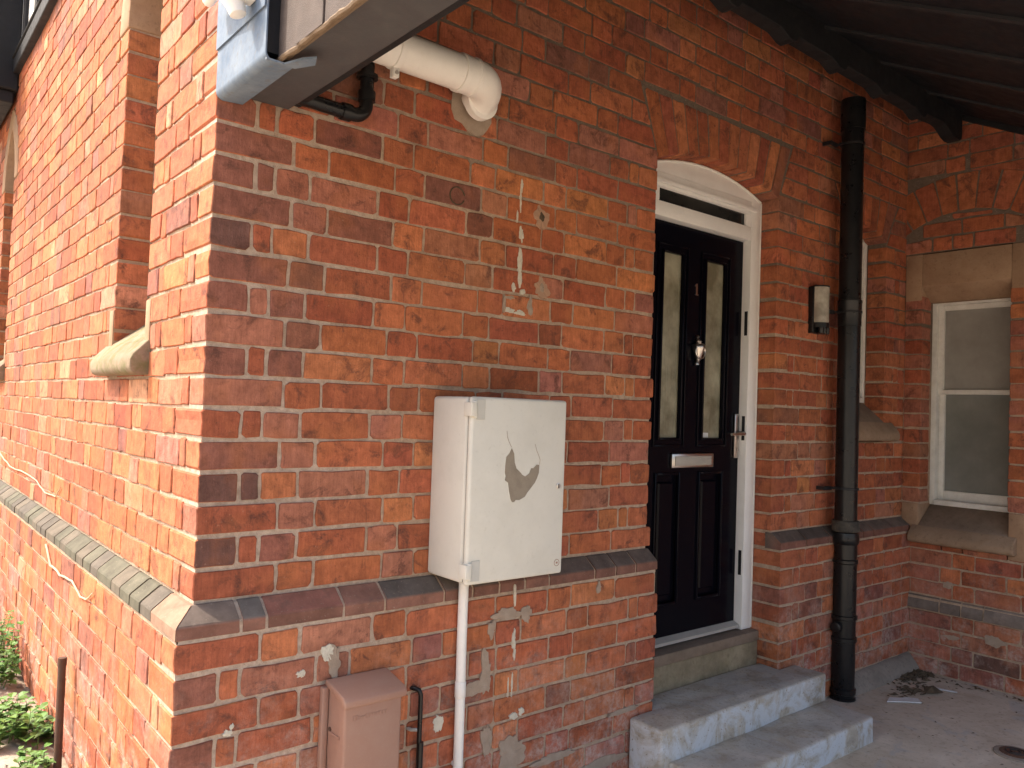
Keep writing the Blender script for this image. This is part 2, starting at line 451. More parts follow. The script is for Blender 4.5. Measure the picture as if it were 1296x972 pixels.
def brick_geo(W, quad, depth, rng, bev=0.0026):
    """a brick from its outline on the wall face: worn outline, rounded arris, sides"""
    q = [Vector((p[0], p[1])) for p in quad]          # ccw: lb, rb, rt, lt
    out = []
    for i in range(4):
        a, b, c = q[i-1], q[i], q[(i+1) % 4]
        r = rng.choice([0.003, 0.004, 0.006, 0.010 if rng.random() < 0.3 else 0.005])
        da = (a-b); dc = (c-b); la = da.length; lc = dc.length
        j = lambda: Vector((rng.gauss(0, 0.0013), rng.gauss(0, 0.0013)))
        out.append(b+da/la*min(r, la*0.3)+j()); out.append(b+dc/lc*min(r, lc*0.3)+j())
        if lc > 0.05: out.append(b+dc*rng.uniform(0.35, 0.65)+Vector((rng.gauss(0, 0.0014), rng.gauss(0, 0.0018))))
    cen = sum(out, Vector((0, 0)))/len(out)
    pr = max(-0.001, rng.gauss(0.0003, 0.0010)); tx = rng.gauss(0, 0.004); tz = rng.gauss(0, 0.008)
    h = lambda p: pr+(p.x-cen.x)*tx+(p.y-cen.y)*tz
    n = len(out); v = []
    for p in out: v.append(W.P(p.x, p.y, -depth))
    for p in out: v.append(W.P(p.x, p.y, h(p)-bev))
    for p in out:
        d = (cen-p); d = d/d.length*bev*1.2
        pp = p+d; v.append(W.P(pp.x, pp.y, h(pp)+rng.gauss(0, 0.0004)))
    f = [(i, (i+1) % n, n+(i+1) % n, n+i) for i in range(n)]
    f += [(n+i, n+(i+1) % n, 2*n+(i+1) % n, 2*n+i) for i in range(n)]
    f.append(list(range(2*n, 3*n)))
    return v, f

BR = []          # (name, verts, faces, colour, wall key, screen area)
def screen(p):
    d = Vector(p)-CAM_POS; z = d.dot(CAM_F)
    if z < 0.05: return None
    return 648+FPX*d.dot(CAM_R)/z, 486-FPX*d.dot(CAM_U)/z
def area_of(W, quad):
    pts = [screen(W.P(a, z)) for a, z in quad]
    if any(p is None for p in pts): return 0
    pts = [(min(1296, max(0, x)), min(972, max(0, y))) for x, y in pts]
    s = 0
    for i in range(4):
        x0, y0 = pts[i]; x1, y1 = pts[(i+1) % 4]; s += x0*y1-x1*y0
    return abs(s)/2
def brick(W, quad, depth, col, key, rng, name='brick', bonus=0.0):
    v, f = brick_geo(W, quad, depth, rng)
    BR.append((name, v, f, col, key, area_of(W, quad)+bonus))

def fill(length, left, right):
    """split a run (in units) between fixed end lists into stretchers and headers"""
    le = {'S': [2], 'HC': [1, .5], 'N': [], 'H': [1], 'C': [.5], 'h': [1]}
    L = le[left]; R = list(reversed(le[right])) if right in ('HC',) else le[right]
    M_ = length-sum(L)-sum(R)
    if M_ < 0.45:
        t = L+R
        if not t or sum(t) > length*1.25: t = [2, 1] if length > 2.2 else ([1, .5] if length > 1.3 else [1])
        k = length/sum(t); return [x*k for x in t]
    first = 1 if left in ('S',) else 2
    best = None
    for f0 in (first, 3-first):
        seq = []; nxt = f0
        while sum(seq) < M_+1.4:
            seq.append(nxt); nxt = 3-nxt
            e = abs(sum(seq)-M_)/max(M_, 1)+(0.02 if f0 != first else 0)+0.012/len(seq)
            if best is None or e < best[0]: best = (e, list(seq))
    seq = best[1]; k = M_/sum(seq)
    return L+[x*k for x in seq]+R

def joints(key, a):
    # the quoin is repointed with wide joints, the old brickwork has finer ones
    if key == 'door_wall': return (0.0125, 0.0115) if a < 0.42 else (0.0112, 0.0090)
    if key == 'side_wall': return (0.0088, 0.0052)
    return (0.0100, 0.0080)

def lay(W, key, k0, k1, runs, weights, seed, override=None, skip=None, depth_end=0.11):
    """runs(k) -> list of (a0, a1, left, right, slantL, slantR) for course k"""
    for k in range(k0, k1):
        rng = random.Random(seed*1000+k)
        for run in runs(k):
            a0, a1, le, ri = run[:4]; sl, sr = (run[4:6] if len(run) > 4 else (0, 0))
            if a1-a0 < 0.02: continue
            us = fill((a1-a0)/UNIT, le, ri); a = a0; n = len(us)
            for i, u in enumerate(us):
                w = u*UNIT; b0, b1 = a, a+w; a += w
                if i < n-1: b1 += rng.gauss(0, 0.0022) if n > 3 else 0; a = b1
                if b1-b0 < 0.018: continue
                am = (b0+b1)/2
                bed, perp = joints(key, am)
                z0 = k*CH+bed/2; z1 = (k+1)*CH-bed/2
                x0 = b0+(perp/2 if (i > 0 or le == 'N') else 0); x1 = b1-(perp/2 if (i < n-1 or ri == 'N') else 0)
                dz = rng.gauss(0, 0.0012)
                quad = [(x0, z0+dz), (x1, z0+dz+rng.gauss(0, .001)), (x1, z1+dz+rng.gauss(0, .001)), (x0, z1+dz)]
                if i == 0 and sl: quad[3] = (x0+sl, quad[3][1])
                if i == n-1 and sr: quad[2] = (x1+sr, quad[2][1])
                if skip and skip(k, (x0+x1)/2): continue
                d = 0.035
                if (i == 0 and le in ('S', 'HC', 'H')) or (i == n-1 and ri in ('S', 'HC', 'H')):
                    d = depth_end
                    if (i == 0 and le == 'HC') or (i == n-1 and ri == 'HC'): d = max(d, 2*UNIT-PERP) if depth_end > 0.3 else depth_end
                col = None
                if override: col = override(k, i, rng)
                if col is None: col = pick(rng, weights(k, (x0+x1)/2))
                brick(W, quad, d, col, key, rng)

# --- door, its opening and arch
DX0, DX1 = 1.842, 2.752; DSP = 1.640; DCROWN = 1.722; DTOP = 1.918
DCX = (DX0+DX1)/2; DHALF = (DX1-DX0)/2
DRAD = (DHALF**2+(DCROWN-DSP)**2)/(2*(DCROWN-DSP)); DCZ = DCROWN-DRAD
# window behind the downpipe
QX0, QX1 = 3.43, 3.885; QB = 0.44; QSP = 1.60; QCROWN = 1.66; QTOP = 1.845
QCX = (QX0+QX1)/2; QHALF = (QX1-QX0)/2
QRAD = (QHALF**2+(QCROWN-QSP)**2)/(2*(QCROWN-QSP)); QCZ = QCROWN-QRAD
def skew(cx, half, rad, cz, zsp, z):
    """x offset of the skewback line at height z"""
    dx = half; dz = zsp-cz
    return (z-zsp)*dx/dz
def door_runs(k):
    z0 = k*CH; z1 = z0+CH; even = k % 2 == 0
    end = 'S' if even else 'HC'
    cuts = []
    if z0 < DTOP-0.03:
        if z1 <= DSP+0.03: cuts.append((DX0, DX1, 0, 0, True))
        else:
            s0 = skew(DCX, DHALF, DRAD, DCZ, DSP, max(z0, DSP)); s1 = skew(DCX, DHALF, DRAD, DCZ, DSP, z1)
            cuts.append((DX0-s0-PERP, DX1+s0+PERP, -(s1-s0), (s1-s0), False))
    if QB-0.03 < z0 < QTOP-0.03:
        if z1 <= QSP+0.03: cuts.append((QX0, QX1, 0, 0, True))
        else:
            s0 = skew(QCX, QHALF, QRAD, QCZ, QSP, max(z0, QSP)); s1 = skew(QCX, QHALF, QRAD, QCZ, QSP, z1)
            cuts.append((QX0-s0-PERP, QX1+s0+PERP, -(s1-s0), (s1-s0), False))
    a = 0.0; le = 'S' if even else 'HC'; sl = 0; out = []
    for c0, c1, d0, d1, jamb in cuts:
        out.append((a, c0, le, end if jamb else 'N', sl, d0)); a = c1; le = end if jamb else 'N'; sl = d1
    out.append((a, L_WING+0.02, le, 'N', sl, 0))
    return out
def w_door(k, a):
    z = k*CH
    if a < 0.42: return dict(o=1.2, r=3, d=3, p=3, b=1.6)
    if a < 1.9: return dict(o=3.6, r=5, d=3.0, p=1.4, b=0.7) if z < 1.5 else dict(o=1.4, r=3.5, d=4, p=1.5, b=1.0)
    return dict(o=1.4, r=4, d=4, p=1.2, b=0.7)
CORNER = {14: 'b', 13: 'bb', 12: 'b', 11: 'kdo', 10: 'b', 9: 'bpb', 8: 'p', 7: 'bdb', 6: 'pr', 5: 'ddp', 4: 'bp', 3: 'kko',
          2: 'dp', 1: 'kd', 0: 'dr', 15: 'bd', 16: 'd', -2: 'do', -3: 'brp', -4: 'dd', -5: 'brd', -6: 'do'}
def ov_door(k, i, rng):
    s = CORNER.get(k)
    if s and i < len(s):
        c = PAL[s[i]]; v = rng.uniform(0.9, 1.1); return tuple(x*v for x in c)
def lay_door(W, key, k0, k1, runs, seed):
    # the corner colours belong to the first run of a course only
    for k in range(k0, k1):
        rr = runs(k)
        dd = 0.11 if k >= 0 else 0.168
        lay(W, key, k, k+1, lambda kk: rr[:1], w_door, seed, ov_door, depth_end=dd)
        if len(rr) > 1: lay(W, key, k, k+1, lambda kk: rr[1:], w_door, seed+50, depth_end=dd)
lay_door(W_DOOR, 'door_wall', 0, 30, door_runs, 1)
def doorb_runs(k):
    even = k % 2 == 0; end = 'S' if even else 'HC'
    z1 = (k+1)*CH
    return [(-PLO, DX0, end, end), (DX1, L_WING+0.02, end, 'N')]
lay_door(W_DOORB, 'door_wall', -11, -1, doorb_runs, 3)
# corner bricks run through to the side wall: give them their full depth
NB = []
for (name, v, f, col, key, ar) in BR:
    n = len(v)//3
    xs_ = [p.x for p in v]; ys_ = [p.y for p in v]; zc = sum(p.z for p in v)/len(v)
    left = min(xs_)
    k = math.floor(zc/CH)
    if key == 'door_wall' and ((zc > 0 and left < 0.02) or (zc < 0 and left < -PLO+0.02)):
        want = (UNIT-PERP/2) if k % 2 == 0 else (2*UNIT-PERP/2)
        yf = 0.0 if zc > 0 else -PLO
        for i in range(n): v[i].y = yf+want
        if sum(col) < 0.62:
            rq = random.Random(int(zc*1000)); sc_ = pick(rq, dict(o=4, r=4, p=1))
            col = [sc_]*(2*n)+[col]*(len(v)-2*n)
    NB.append((name, v, f, col, key, ar))
BR[:] = NB

# --- side wall
SY0, SY1 = 0.584, 1.014; SSP = 1.935; SB = 0.70; WIN2 = 3.25; SEND = 5.6; STOPZ = 30
def side_open(z0, z1):
    o = []
    for sh in (0.0, WIN2):
        if SB-0.02 < z0 and z1 < SSP+0.03: o.append((SY0+sh, SY1+sh, True))
        elif SSP-0.03 <= z0 < SSP+0.53:
            hw = max(0.0, 0.36*(1-max(0.0, (z0-SSP)/0.53)**1.6)); c = (SY0+SY1)/2+sh
            if hw > 0.04: o.append((c-hw, c+hw, False))
    return o
def side_runs_at(off):
    def f(k):
        even = k % 2 == 0; z0 = k*CH; z1 = z0+CH
        a = off+(UNIT+PERP*0.5 if even else 2*UNIT+PERP*0.5); out = []
        # the corner brick itself is laid with the door wall; start after it
        le = 'C' if even else 'h'
        for c0, c1, jamb in (side_open(z0, z1) if k >= 0 else []):
            out.append((a, c0, le, ('S' if not even else 'HC') if jamb else 'N')); a = c1; le = ('S' if even else 'HC') if jamb else 'N'
        out.append((a, SEND, le, 'N'))
        return out
    return f
def w_side(k, a): return dict(o=3.4, r=4, d=2.0, p=1.0, b=0.35, y=0.9)
def w_sideb(k, a): return dict(o=2.8, r=4, d=3.2, p=0.8, b=0.7, y=0.2)
lay(W_SIDE, 'side_wall', 0, STOPZ, side_runs_at(0.0), w_side, 5, depth_end=0.11)
lay(W_SIDEB, 'side_wall', -10, -1, side_runs_at(-PLO), w_sideb, 7)

# --- wing wall
VA0, VA1 = 0.105, 0.570; VB, VT = 0.09, 1.28; LINT = 1.565; WEND = 2.4
VCA = (VA0+VA1)/2
ARH = 0.44; ARR = 0.60; ARZ = 1.60-math.sqrt(ARR**2-ARH**2)        # relieving arch: half span, radius, centre height
def wing_runs(k):
    even = k % 2 == 0; z0 = k*CH; z1 = z0+CH; end = 'S' if even else 'HC'
    jl = 'H' if even else 'N'
    if z0 >= -0.17 and z0 < VB-0.02: return [(0.0, 0.03, 'N', 'N'), (0.66, WEND, 'N', 'N')]
    if VB-0.02 <= z0 < VT-0.02: return [(0.0, VA0, 'N', 'H'), (VA1, WEND, end, 'N')]
    if VT-0.02 <= z0 < LINT-0.02: return [(0.77, WEND, 'N', 'N')]
    # relieving arch over the lintel
    if LINT-0.02 <= z0 < ARZ+ARR+0.235:
        def xo(z, r):
            t = r*r-(z-ARZ)**2
            return math.sqrt(t) if t > 0 else 0.0
        r = ARR+0.222; xo0 = xo(z0, r); xo1 = xo(z1, r)
        # the outside of the skewback line
        lim0 = ARH+(z0-1.60)*ARH/(1.60-ARZ) if z0 > 1.5 else ARH
        o0 = min(xo0, max(lim0, ARH)); o1 = min(xo1, o0+0.08) if xo1 > 0 else 0
        out = []
        a_l = VCA-o0-PERP
        if a_l > 0.03: out.append((0.0, a_l, 'N', 'N', 0, (o0-o1) if o1 < o0 else 0))
        a_r = VCA+o0+PERP
        out.append((a_r, WEND, 'N', 'N', -(o0-o1) if o1 < o0 else 0, 0))
        return out
    return [(0.0, WEND, 'N' if even else 'C', 'N')]
def w_wing(k, a): return dict(o=0.8, r=3, d=3, p=4, b=0.6) if k > -6 else dict(r=2, d=2, p=4, b=3, k=1.2)
WB_K = -6                                   # course of the little plinth band
lay(W_WING, 'wing_wall', -10, 30, lambda k: [] if k == WB_K else wing_runs(k), w_wing, 9)
# infill between lintel and relieving arch
rng = random.Random(5)
for row in range(3):
    zb_ = LINT+0.006+row*CH; aa = VCA-0.40+0.05*row
    while aa < VCA+0.40:
        b_ = aa+rng.choice([0.112, 0.22])
        arc = lambda a: ARZ+math.sqrt(max(0.0, ARR**2-min(abs(a-VCA), ARR*0.99)**2))-0.010
        tl, tr_ = min(arc(aa), zb_+CH-BED), min(arc(b_-PERP), zb_+CH-BED)
        if min(tl, tr_)-zb_ > 0.012 and max(tl, tr_)-zb_ > 0.025:
            brick(W_WING, [(aa, zb_), (b_-PERP, zb_), (b_-PERP, tr_), (aa, tl)], 0.035, pick(rng, dict(r=2, d=3, p=2)), 'wing_wall', rng)
        aa = b_

def voussoirs(W, key, cx, cz, rad, half, length, ztop, n, depth, seed, weights):
    rng = random.Random(seed); a_end = math.asin(half/rad)
    for i in range(n):
        t0 = -a_end+2*a_end*i/n; t1 = -a_end+2*a_end*(i+1)/n; g_ = 0.0045/rad
        t0 += g_; t1 -= g_
        def pt(t, r): return (cx+r*math.sin(t), cz+r*math.cos(t))
        def outer(t):
            r = rad+length
            if ztop is not None: r = min(rad+length*1.5, (ztop-cz)/math.cos(t))
            return pt(t, r)
        quad = [pt(t0, rad), pt(t1, rad), outer(t1), outer(t0)]
        brick(W, quad, depth, pick(rng, weights), key, rng, 'arch_brick')
voussoirs(W_DOOR, 'door_wall', DCX, DCZ, DRAD, DHALF, 0.24, DTOP-0.006, 13, 0.112, 31, dict(r=4, d=4, o=1, b=1))
voussoirs(W_DOOR, 'door_wall', QCX, QCZ, QRAD, QHALF, 0.23, QTOP-0.006, 7, 0.112, 32, dict(r=3, d=4, b=1))
voussoirs(W_WING, 'wing_wall', VCA, ARZ, ARR, ARH, 0.215, None, 11, 0.035, 33, dict(r=4, d=3, o=1, p=1))

rng = random.Random(77)
brick(W_DOOR, [(DX1+0.004, -CH+0.008), (DX1+0.10, -CH+0.008), (DX1+0.10, -0.008), (DX1+0.004, -0.008)], 0.108, PAL['d'], 'door_wall', rng)
brick(W_DOOR, [(DX0-0.10, -CH+0.008), (DX0-0.004, -CH+0.008), (DX0-0.004, -0.008), (DX0-0.10, -0.008)], 0.108, PAL['d'], 'door_wall', rng)
# --- mortar bodies of the walls (recessed behind the brick faces)
TH = 0.34
def arch_poly(cx, cz, rad, half, x0, x1, ztop, n=14):
    """polygon of the wall over an arch: between the intrados and ztop"""
    a = math.asin(half/rad)
    pts = [(cx+rad*math.sin(t), cz+rad*math.cos(t)) for t in [-a+2*a*i/n for i in range(n+1)]]
    return [(x0, ztop)]+[(x0, pts[0][1])]*0+pts+[(x1, ztop)]
ZT = 2.66
mw = MB(); y0, y1 = REC, TH; J = 0.006
dx0, dx1, qx0, qx1 = DX0-J, DX1+J, QX0-J, QX1+J
mw.box(REC, dx0, y0, y1, -CH, ZT)                       # corner to door
mw.box(dx0, dx1, y0, y1, DTOP, ZT)
mw.prism(arch_poly(DCX, DCZ, DRAD+J, DHALF+J, dx0, dx1, DTOP), 1, y0, y1)
mw.box(dx1, qx0, y0, y1, -CH, ZT)
mw.box(qx0, qx1, y0, y1, QTOP, ZT)
mw.prism(arch_poly(QCX, QCZ, QRAD+J, QHALF+J, qx0, qx1, QTOP), 1, y0, y1)
mw.box(qx0, qx1, y0, y1, -CH, QB-0.002)
mw.box(qx1, L_WING+0.3, y0, y1, -CH, ZT)
mw.box(-PLO+REC, dx0, -PLO+REC, y1, -1.0, -CH-0.002)
mw.box(dx1, L_WING+0.3, -PLO+REC, y1, -1.0, -CH-0.002)
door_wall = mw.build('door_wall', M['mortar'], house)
ms = MB(); x0, x1 = REC, TH
def side_body(ya, yb, za, zb): ms.box(x0, x1, ya, yb, za, zb)
side_body(TH, SY0-J, -CH, ZT)
side_body(SY0-J, SY1+J, -CH, SB); side_body(SY1+J, SY0+WIN2-J, -CH, ZT)
side_body(SY0+WIN2-J, SY1+WIN2+J, -CH, SB); side_body(SY1+WIN2+J, SEND, -CH, ZT)
for sh in (0, WIN2):
    side_body(SY0-J+sh, SY0+0.1+sh, SSP+0.29, ZT); side_body(SY1-0.1+sh, SY1+J+sh, SSP+0.29, ZT)
    side_body(SY0+0.1+sh, SY1-0.1+sh, SSP+0.385, ZT)
ms.box(-PLO+REC, x1, TH, SEND, -1.0, -CH-0.002)
side_wall = ms.build('side_wall', M['mortar'], house)
mv = MB(); xa, xb = L_WING+REC, L_WING+TH
def wing_body(a0, a1, za, zb): mv.box(xa, xb, -a1, -a0, za, zb)
wing_body(-0.02, VA0-J, -1.0, ZT); wing_body(VA1+J, WEND, -1.0, ZT)
wing_body(VA0-J, VA1+J, -1.0, -0.17); wing_body(VA0-J, VA1+J, LINT, ZT)
wing_wall = mv.build('wing_wall', M['mortar'], house)
WALLS = dict(door_wall=door_wall, side_wall=side_wall, wing_wall=wing_wall)

# --- bricks: the largest in view are parts of their own, the others one body of brickwork
BR.sort(key=lambda t: -t[5])
seen = {'brick': 0, 'arch_brick': 0}
rest = MB()
for name, v, f, col, key, ar in BR:
    if ar > 25 and seen[name] < 300:
        seen[name] += 1
        c = sum(v, Vector((0, 0, 0)))/len(v)
        MB().add(v, f, col).build(name, M['brick'], WALLS[key], origin=c)
    else: rest.add(v, f, col)
rest.build('brickwork', M['brick'], house, kind='stuff')

# --- splayed plinth bricks
DK = (0.150, 0.115, 0.095); DKG = (0.105, 0.098, 0.070); BRW = (0.19, 0.095, 0.07); RED = (0.27, 0.115, 0.085)
def plinth_run(Wt, a0, a1, parent, seed, cols, sizes, miter0=False, miter1=False, proj=PLO, ztop=0.0, hgt=CH, face=None):
    rng = random.Random(seed); a = a0; i = 0
    while a < a1-0.01:
        w = sizes(i, rng)*UNIT; b = min(a+w, a1)
        if a1-b < 0.05: b = a1
        m0 = miter0 and i == 0; m1 = miter1 and b >= a1
        x0 = a+(0 if i == 0 else PERP/2); x1 = b-(0 if b >= a1 else PERP/2)
        s = rng.gauss(0, 0.0012)
        prof = [(-0.03, -0.004), (0.004+s, -0.005), (proj*0.93+s, -hgt*0.50), (proj+s, -hgt*0.57), (proj+s, -hgt+0.009), (proj-0.004+s, -hgt+0.006), (-0.03, -hgt+0.006)]
        n = len(prof); v = []
        for e, (aa, mm, sg) in enumerate(((x0, m0, -1), (x1, m1, 1))):
            for (o_, z_) in prof:
                v.append(Wt.P(aa+(sg*o_ if mm else 0)+rng.gauss(0, 0.0008), ztop+z_, o_))
        f = [list(range(n))[::-1], list(range(n, 2*n))]+[(j, (j+1) % n, n+(j+1) % n, n+j) for j in range(n)]
        c = cols(i, rng); k = rng.uniform(0.85, 1.15); c = tuple(t*k for t in c)
        cen = sum(v, Vector((0, 0, 0)))/len(v)
        low = tuple(t*k for t in face) if face else c
        MB().add(v, f, [low if j % n in (3, 4, 5) else c for j in range(2*n)]).build('plinth_brick', M['plinth'], parent, origin=cen)
        a = b; i += 1
dcols = [DK, (0.125, 0.108, 0.096), RED, BRW, (0.09, 0.075, 0.065), DK, DK, BRW]
plinth_run(W_DOOR, 0, DX0, door_wall, 41, lambda i, r: dcols[i] if i < len(dcols) else r.choice([DK, DK, BRW]),
           lambda i, r: [1.0, 0.62, 2.05, 1.2, 1.9, 1.0][i] if i < 6 else r.choice([2, 1, 2, 1]), miter0=True, face=(0.21, 0.10, 0.072))
plinth_run(W_DOOR, DX1, L_WING+0.01, door_wall, 42, lambda i, r: r.choice([DK, (0.11, 0.085, 0.07)]), lambda i, r: r.choice([2, 1]), face=(0.20, 0.09, 0.065))
plinth_run(W_SIDE, 0, SEND, side_wall, 43, lambda i, r: (0.24, 0.145, 0.10) if i == 0 else r.choice([(0.10, 0.085, 0.068), DKG, DKG, (0.12, 0.10, 0.075)]),
           lambda i, r: 1.45 if i == 0 else r.choice([0.95, 1.0, 1.0, 1.7]), miter0=True)
plinth_run(W_WING, 0, WEND, wing_wall, 44, lambda i, r: r.choice([(0.20, 0.16, 0.135), (0.16, 0.13, 0.11)]), lambda i, r: r.choice([2, 2, 1]), proj=0.02, ztop=(WB_K+1)*CH)
def plinth_mortar(Wt, a0, a1, parent, m0):
    prof = [(-0.03, -0.006), (0.001, -0.009), (PLO*0.93-0.004, -CH*0.53), (PLO-0.0045, -CH*0.60), (PLO-0.0045, -CH-0.004), (-0.03, -CH-0.004)]
    n = len(prof); v = [Wt.P(a0-(o if m0 else 0), z, o) for o, z in prof]+[Wt.P(a1, z, o) for o, z in prof]
    MB().add(v, [list(range(n))[::-1], list(range(n, 2*n))]+[(j, (j+1) % n, n+(j+1) % n, n+j) for j in range(n)]).build('plinth_mortar', M['mortar'], parent)
plinth_mortar(W_DOOR, 0.004, DX0-0.005, door_wall, True)
plinth_mortar(W_DOOR, DX1+0.005, L_WING+0.01, door_wall, False)
plinth_mortar(W_SIDE, 0.004, SEND, side_wall, True)
pm4 = MB(); pm4.box(L_WING-0.01, L_WING+0.1, -WEND, 0, WB_K*CH, (WB_K+1)*CH-0.012); pm4.build('plinth_mortar', M['mortar'], wing_wall)
# rendered footings
ft = MB(); ft.prism([(-0.02, -1.0), (-PLO-0.075, -1.0), (-PLO-0.070, -0.865), (-PLO-0.012, -0.795), (-0.02, -0.79)], 0, 3.33, L_WING+0.01)
ft.build('footing', M['base'], door_wall, bevel=0.02, jitter=0.012, smooth=50)

# ------------------------------------------------------------------ stone dressings, windows
def wbox(mb, W, a0, a1, z0, z1, o0, o1):
    p = W.P(a0, z0, o0); q = W.P(a1, z1, o1)
    return mb.box(min(p.x, q.x), max(p.x, q.x), min(p.y, q.y), max(p.y, q.y), z0, z1)
def wprism(mb, W, prof, a0, a1):
    """prof: (out, z) profile extruded along the wall"""
    n = len(prof); v = [W.P(a0, z, o) for o, z in prof]+[W.P(a1, z, o) for o, z in prof]
    return mb.add(v, [list(range(n))[::-1], list(range(n, 2*n))]+[(i, (i+1) % n, n+(i+1) % n, n+i) for i in range(n)])
def stone_sill(W, parent, a0, a1, b0, b1, zb, zt, proj, zin, deep, mat):
    """projecting rounded nose from b0 to b1, weathering slope inside the opening a0..a1"""
    nose = [(-0.02, zb), (proj*0.55, zb), (proj*0.86, zb+0.006), (proj, zb+(zt-zb)*0.3), (proj, zb+(zt-zb)*0.7), (proj*0.84, zt), (0.004, zt+(zin-zt)*proj/(proj+deep)), (-0.02, zt+0.02)]
    mb = MB(); wprism(mb, W, nose, b0, b1)
    if mat is M['cap']: mb.build('sill_nose', M['nose'], parent, bevel=0.009, segs=3, smooth=45); mb = MB()
    sl = [(-0.019, zb+0.01), (0.0035, zb+0.01), (0.0035, zt+(zin-zt)*proj/(proj+deep)-0.0005), (-deep-0.03, zin+0.02), (-deep-0.03, zb+0.01)]
    wprism(mb, W, sl, a0, a1)
    return mb.build('window_sill', mat, parent, bevel=0.006, segs=2, smooth=45)
def sash_window(W, parent_wall, a0, a1, zb, zt, back, glass_top, glass_low, paint, meet, head=None):
    fr = MB(); f = 0.032; o = -back
    wbox(fr, W, a0, a0+f, zb, zt, o-0.09, o); wbox(fr, W, a1-f, a1, zb, zt, o-0.09, o)
    wbox(fr, W, a0+f, a1-f, zt-f, zt, o-0.09, o-0.001); wbox(fr, W, a0+f, a1-f, zb, zb+0.03, o-0.09, o+0.012)
    win = fr.build('window_frame', paint, parent_wall, bevel=0.003, smooth=40)
    up = MB(); s = 0.03
    u0, u1 = a0+f, a1-f
    ob = o-0.022
    wbox(up, W, u0, u0+s, meet, zt-f, ob-0.035, ob); wbox(up, W, u1-s, u1, meet, zt-f, ob-0.035, ob)
    wbox(up, W, u0+s, u1-s, zt-f-s, zt-f, ob-0.035, ob-0.001); wbox(up, W, u0+s, u1-s, meet, meet+0.028, ob-0.035, ob+0.006)
    up.build('upper_sash', paint, parent_wall, bevel=0.003, smooth=40)
    lo = MB(); ol = o-0.048
    wbox(lo, W, u0, u0+s, zb+0.03, meet-0.001, ol-0.035, ol); wbox(lo, W, u1-s, u1, zb+0.03, meet-0.001, ol-0.035, ol)
    wbox(lo, W, u0+s, u1-s, zb+0.03, zb+0.085, ol-0.035, ol-0.001)
    lo.build('lower_sash', paint, parent_wall, bevel=0.003, smooth=40)
    p1 = MB(); wbox(p1, W, u0+s-0.005, u1-s+0.005, meet+0.02, zt-f-s+0.005, ob-0.024, ob-0.018); p1.build('pane', glass_top, parent_wall)
    p2 = MB(); wbox(p2, W, u0+s-0.005, u1-s+0.005, zb+0.08, meet+0.005, ol-0.024, ol-0.018); p2.build('pane', glass_low, parent_wall)
    return win

# wing window
sash_window(W_WING, wing_wall, VA0-0.01, VA1+0.03, 0.075, 1.30, 0.15, M['frost'], M['frost2'], M['oldwhite'], 0.735)
stone_sill(W_WING, wing_wall, VA0-0.005, VA1+0.005, 0.064, 0.618, -0.140, -0.082, 0.062, 0.070, 0.15, M['cap'])
sb = MB(); wbox(sb, W_WING, 0.004, VA0-0.0055, -0.085, VB-0.004, -0.2, 0.003)
sb.build('jamb_stone', M['sand'], wing_wall, bevel=0.005, smooth=40)
sb = MB(); wbox(sb, W_WING, VA1+0.0055, 0.655, -0.168, VB-0.004, -0.2, 0.003)
sb.build('jamb_stone', M['sand'], wing_wall, bevel=0.005, smooth=40)
ln = MB()
wprism(ln, W_WING, [(-0.2, VT+0.002), (-0.10, VT+0.002), (-0.012, VT+0.075), (0.003, VT+0.09), (0.003, LINT-0.006), (-0.2, LINT-0.006)], VA0-0.004, VA1+0.004)
ln.build('lintel_soffit', M['sand'], wing_wall, bevel=0.004, smooth=40)
ln = MB(); wbox(ln, W_WING, 0.004, VA0-0.0045, VT+0.004, LINT-0.006, -0.2, 0.002); ln.build('lintel_stone', M['sand'], wing_wall, bevel=0.004, smooth=40)
ln = MB(); wbox(ln, W_WING, VA1+0.0045, 0.765, VT+0.004, LINT-0.006, -0.2, 0.002); ln.build('lintel_stone', M['sand'], wing_wall, bevel=0.004, smooth=40)

# small window behind the downpipe
sash_window(W_DOOR, door_wall, QX0, QX1, 0.665, 1.655, 0.115, M['frost'], M['frost'], M['oldwhite'], 1.16)
stone_sill(W_DOOR, door_wall, QX0-0.004, QX1+0.004, QX0-0.07, QX1+0.10, 0.445, 0.505, 0.055, 0.665, 0.115, M['cap'])

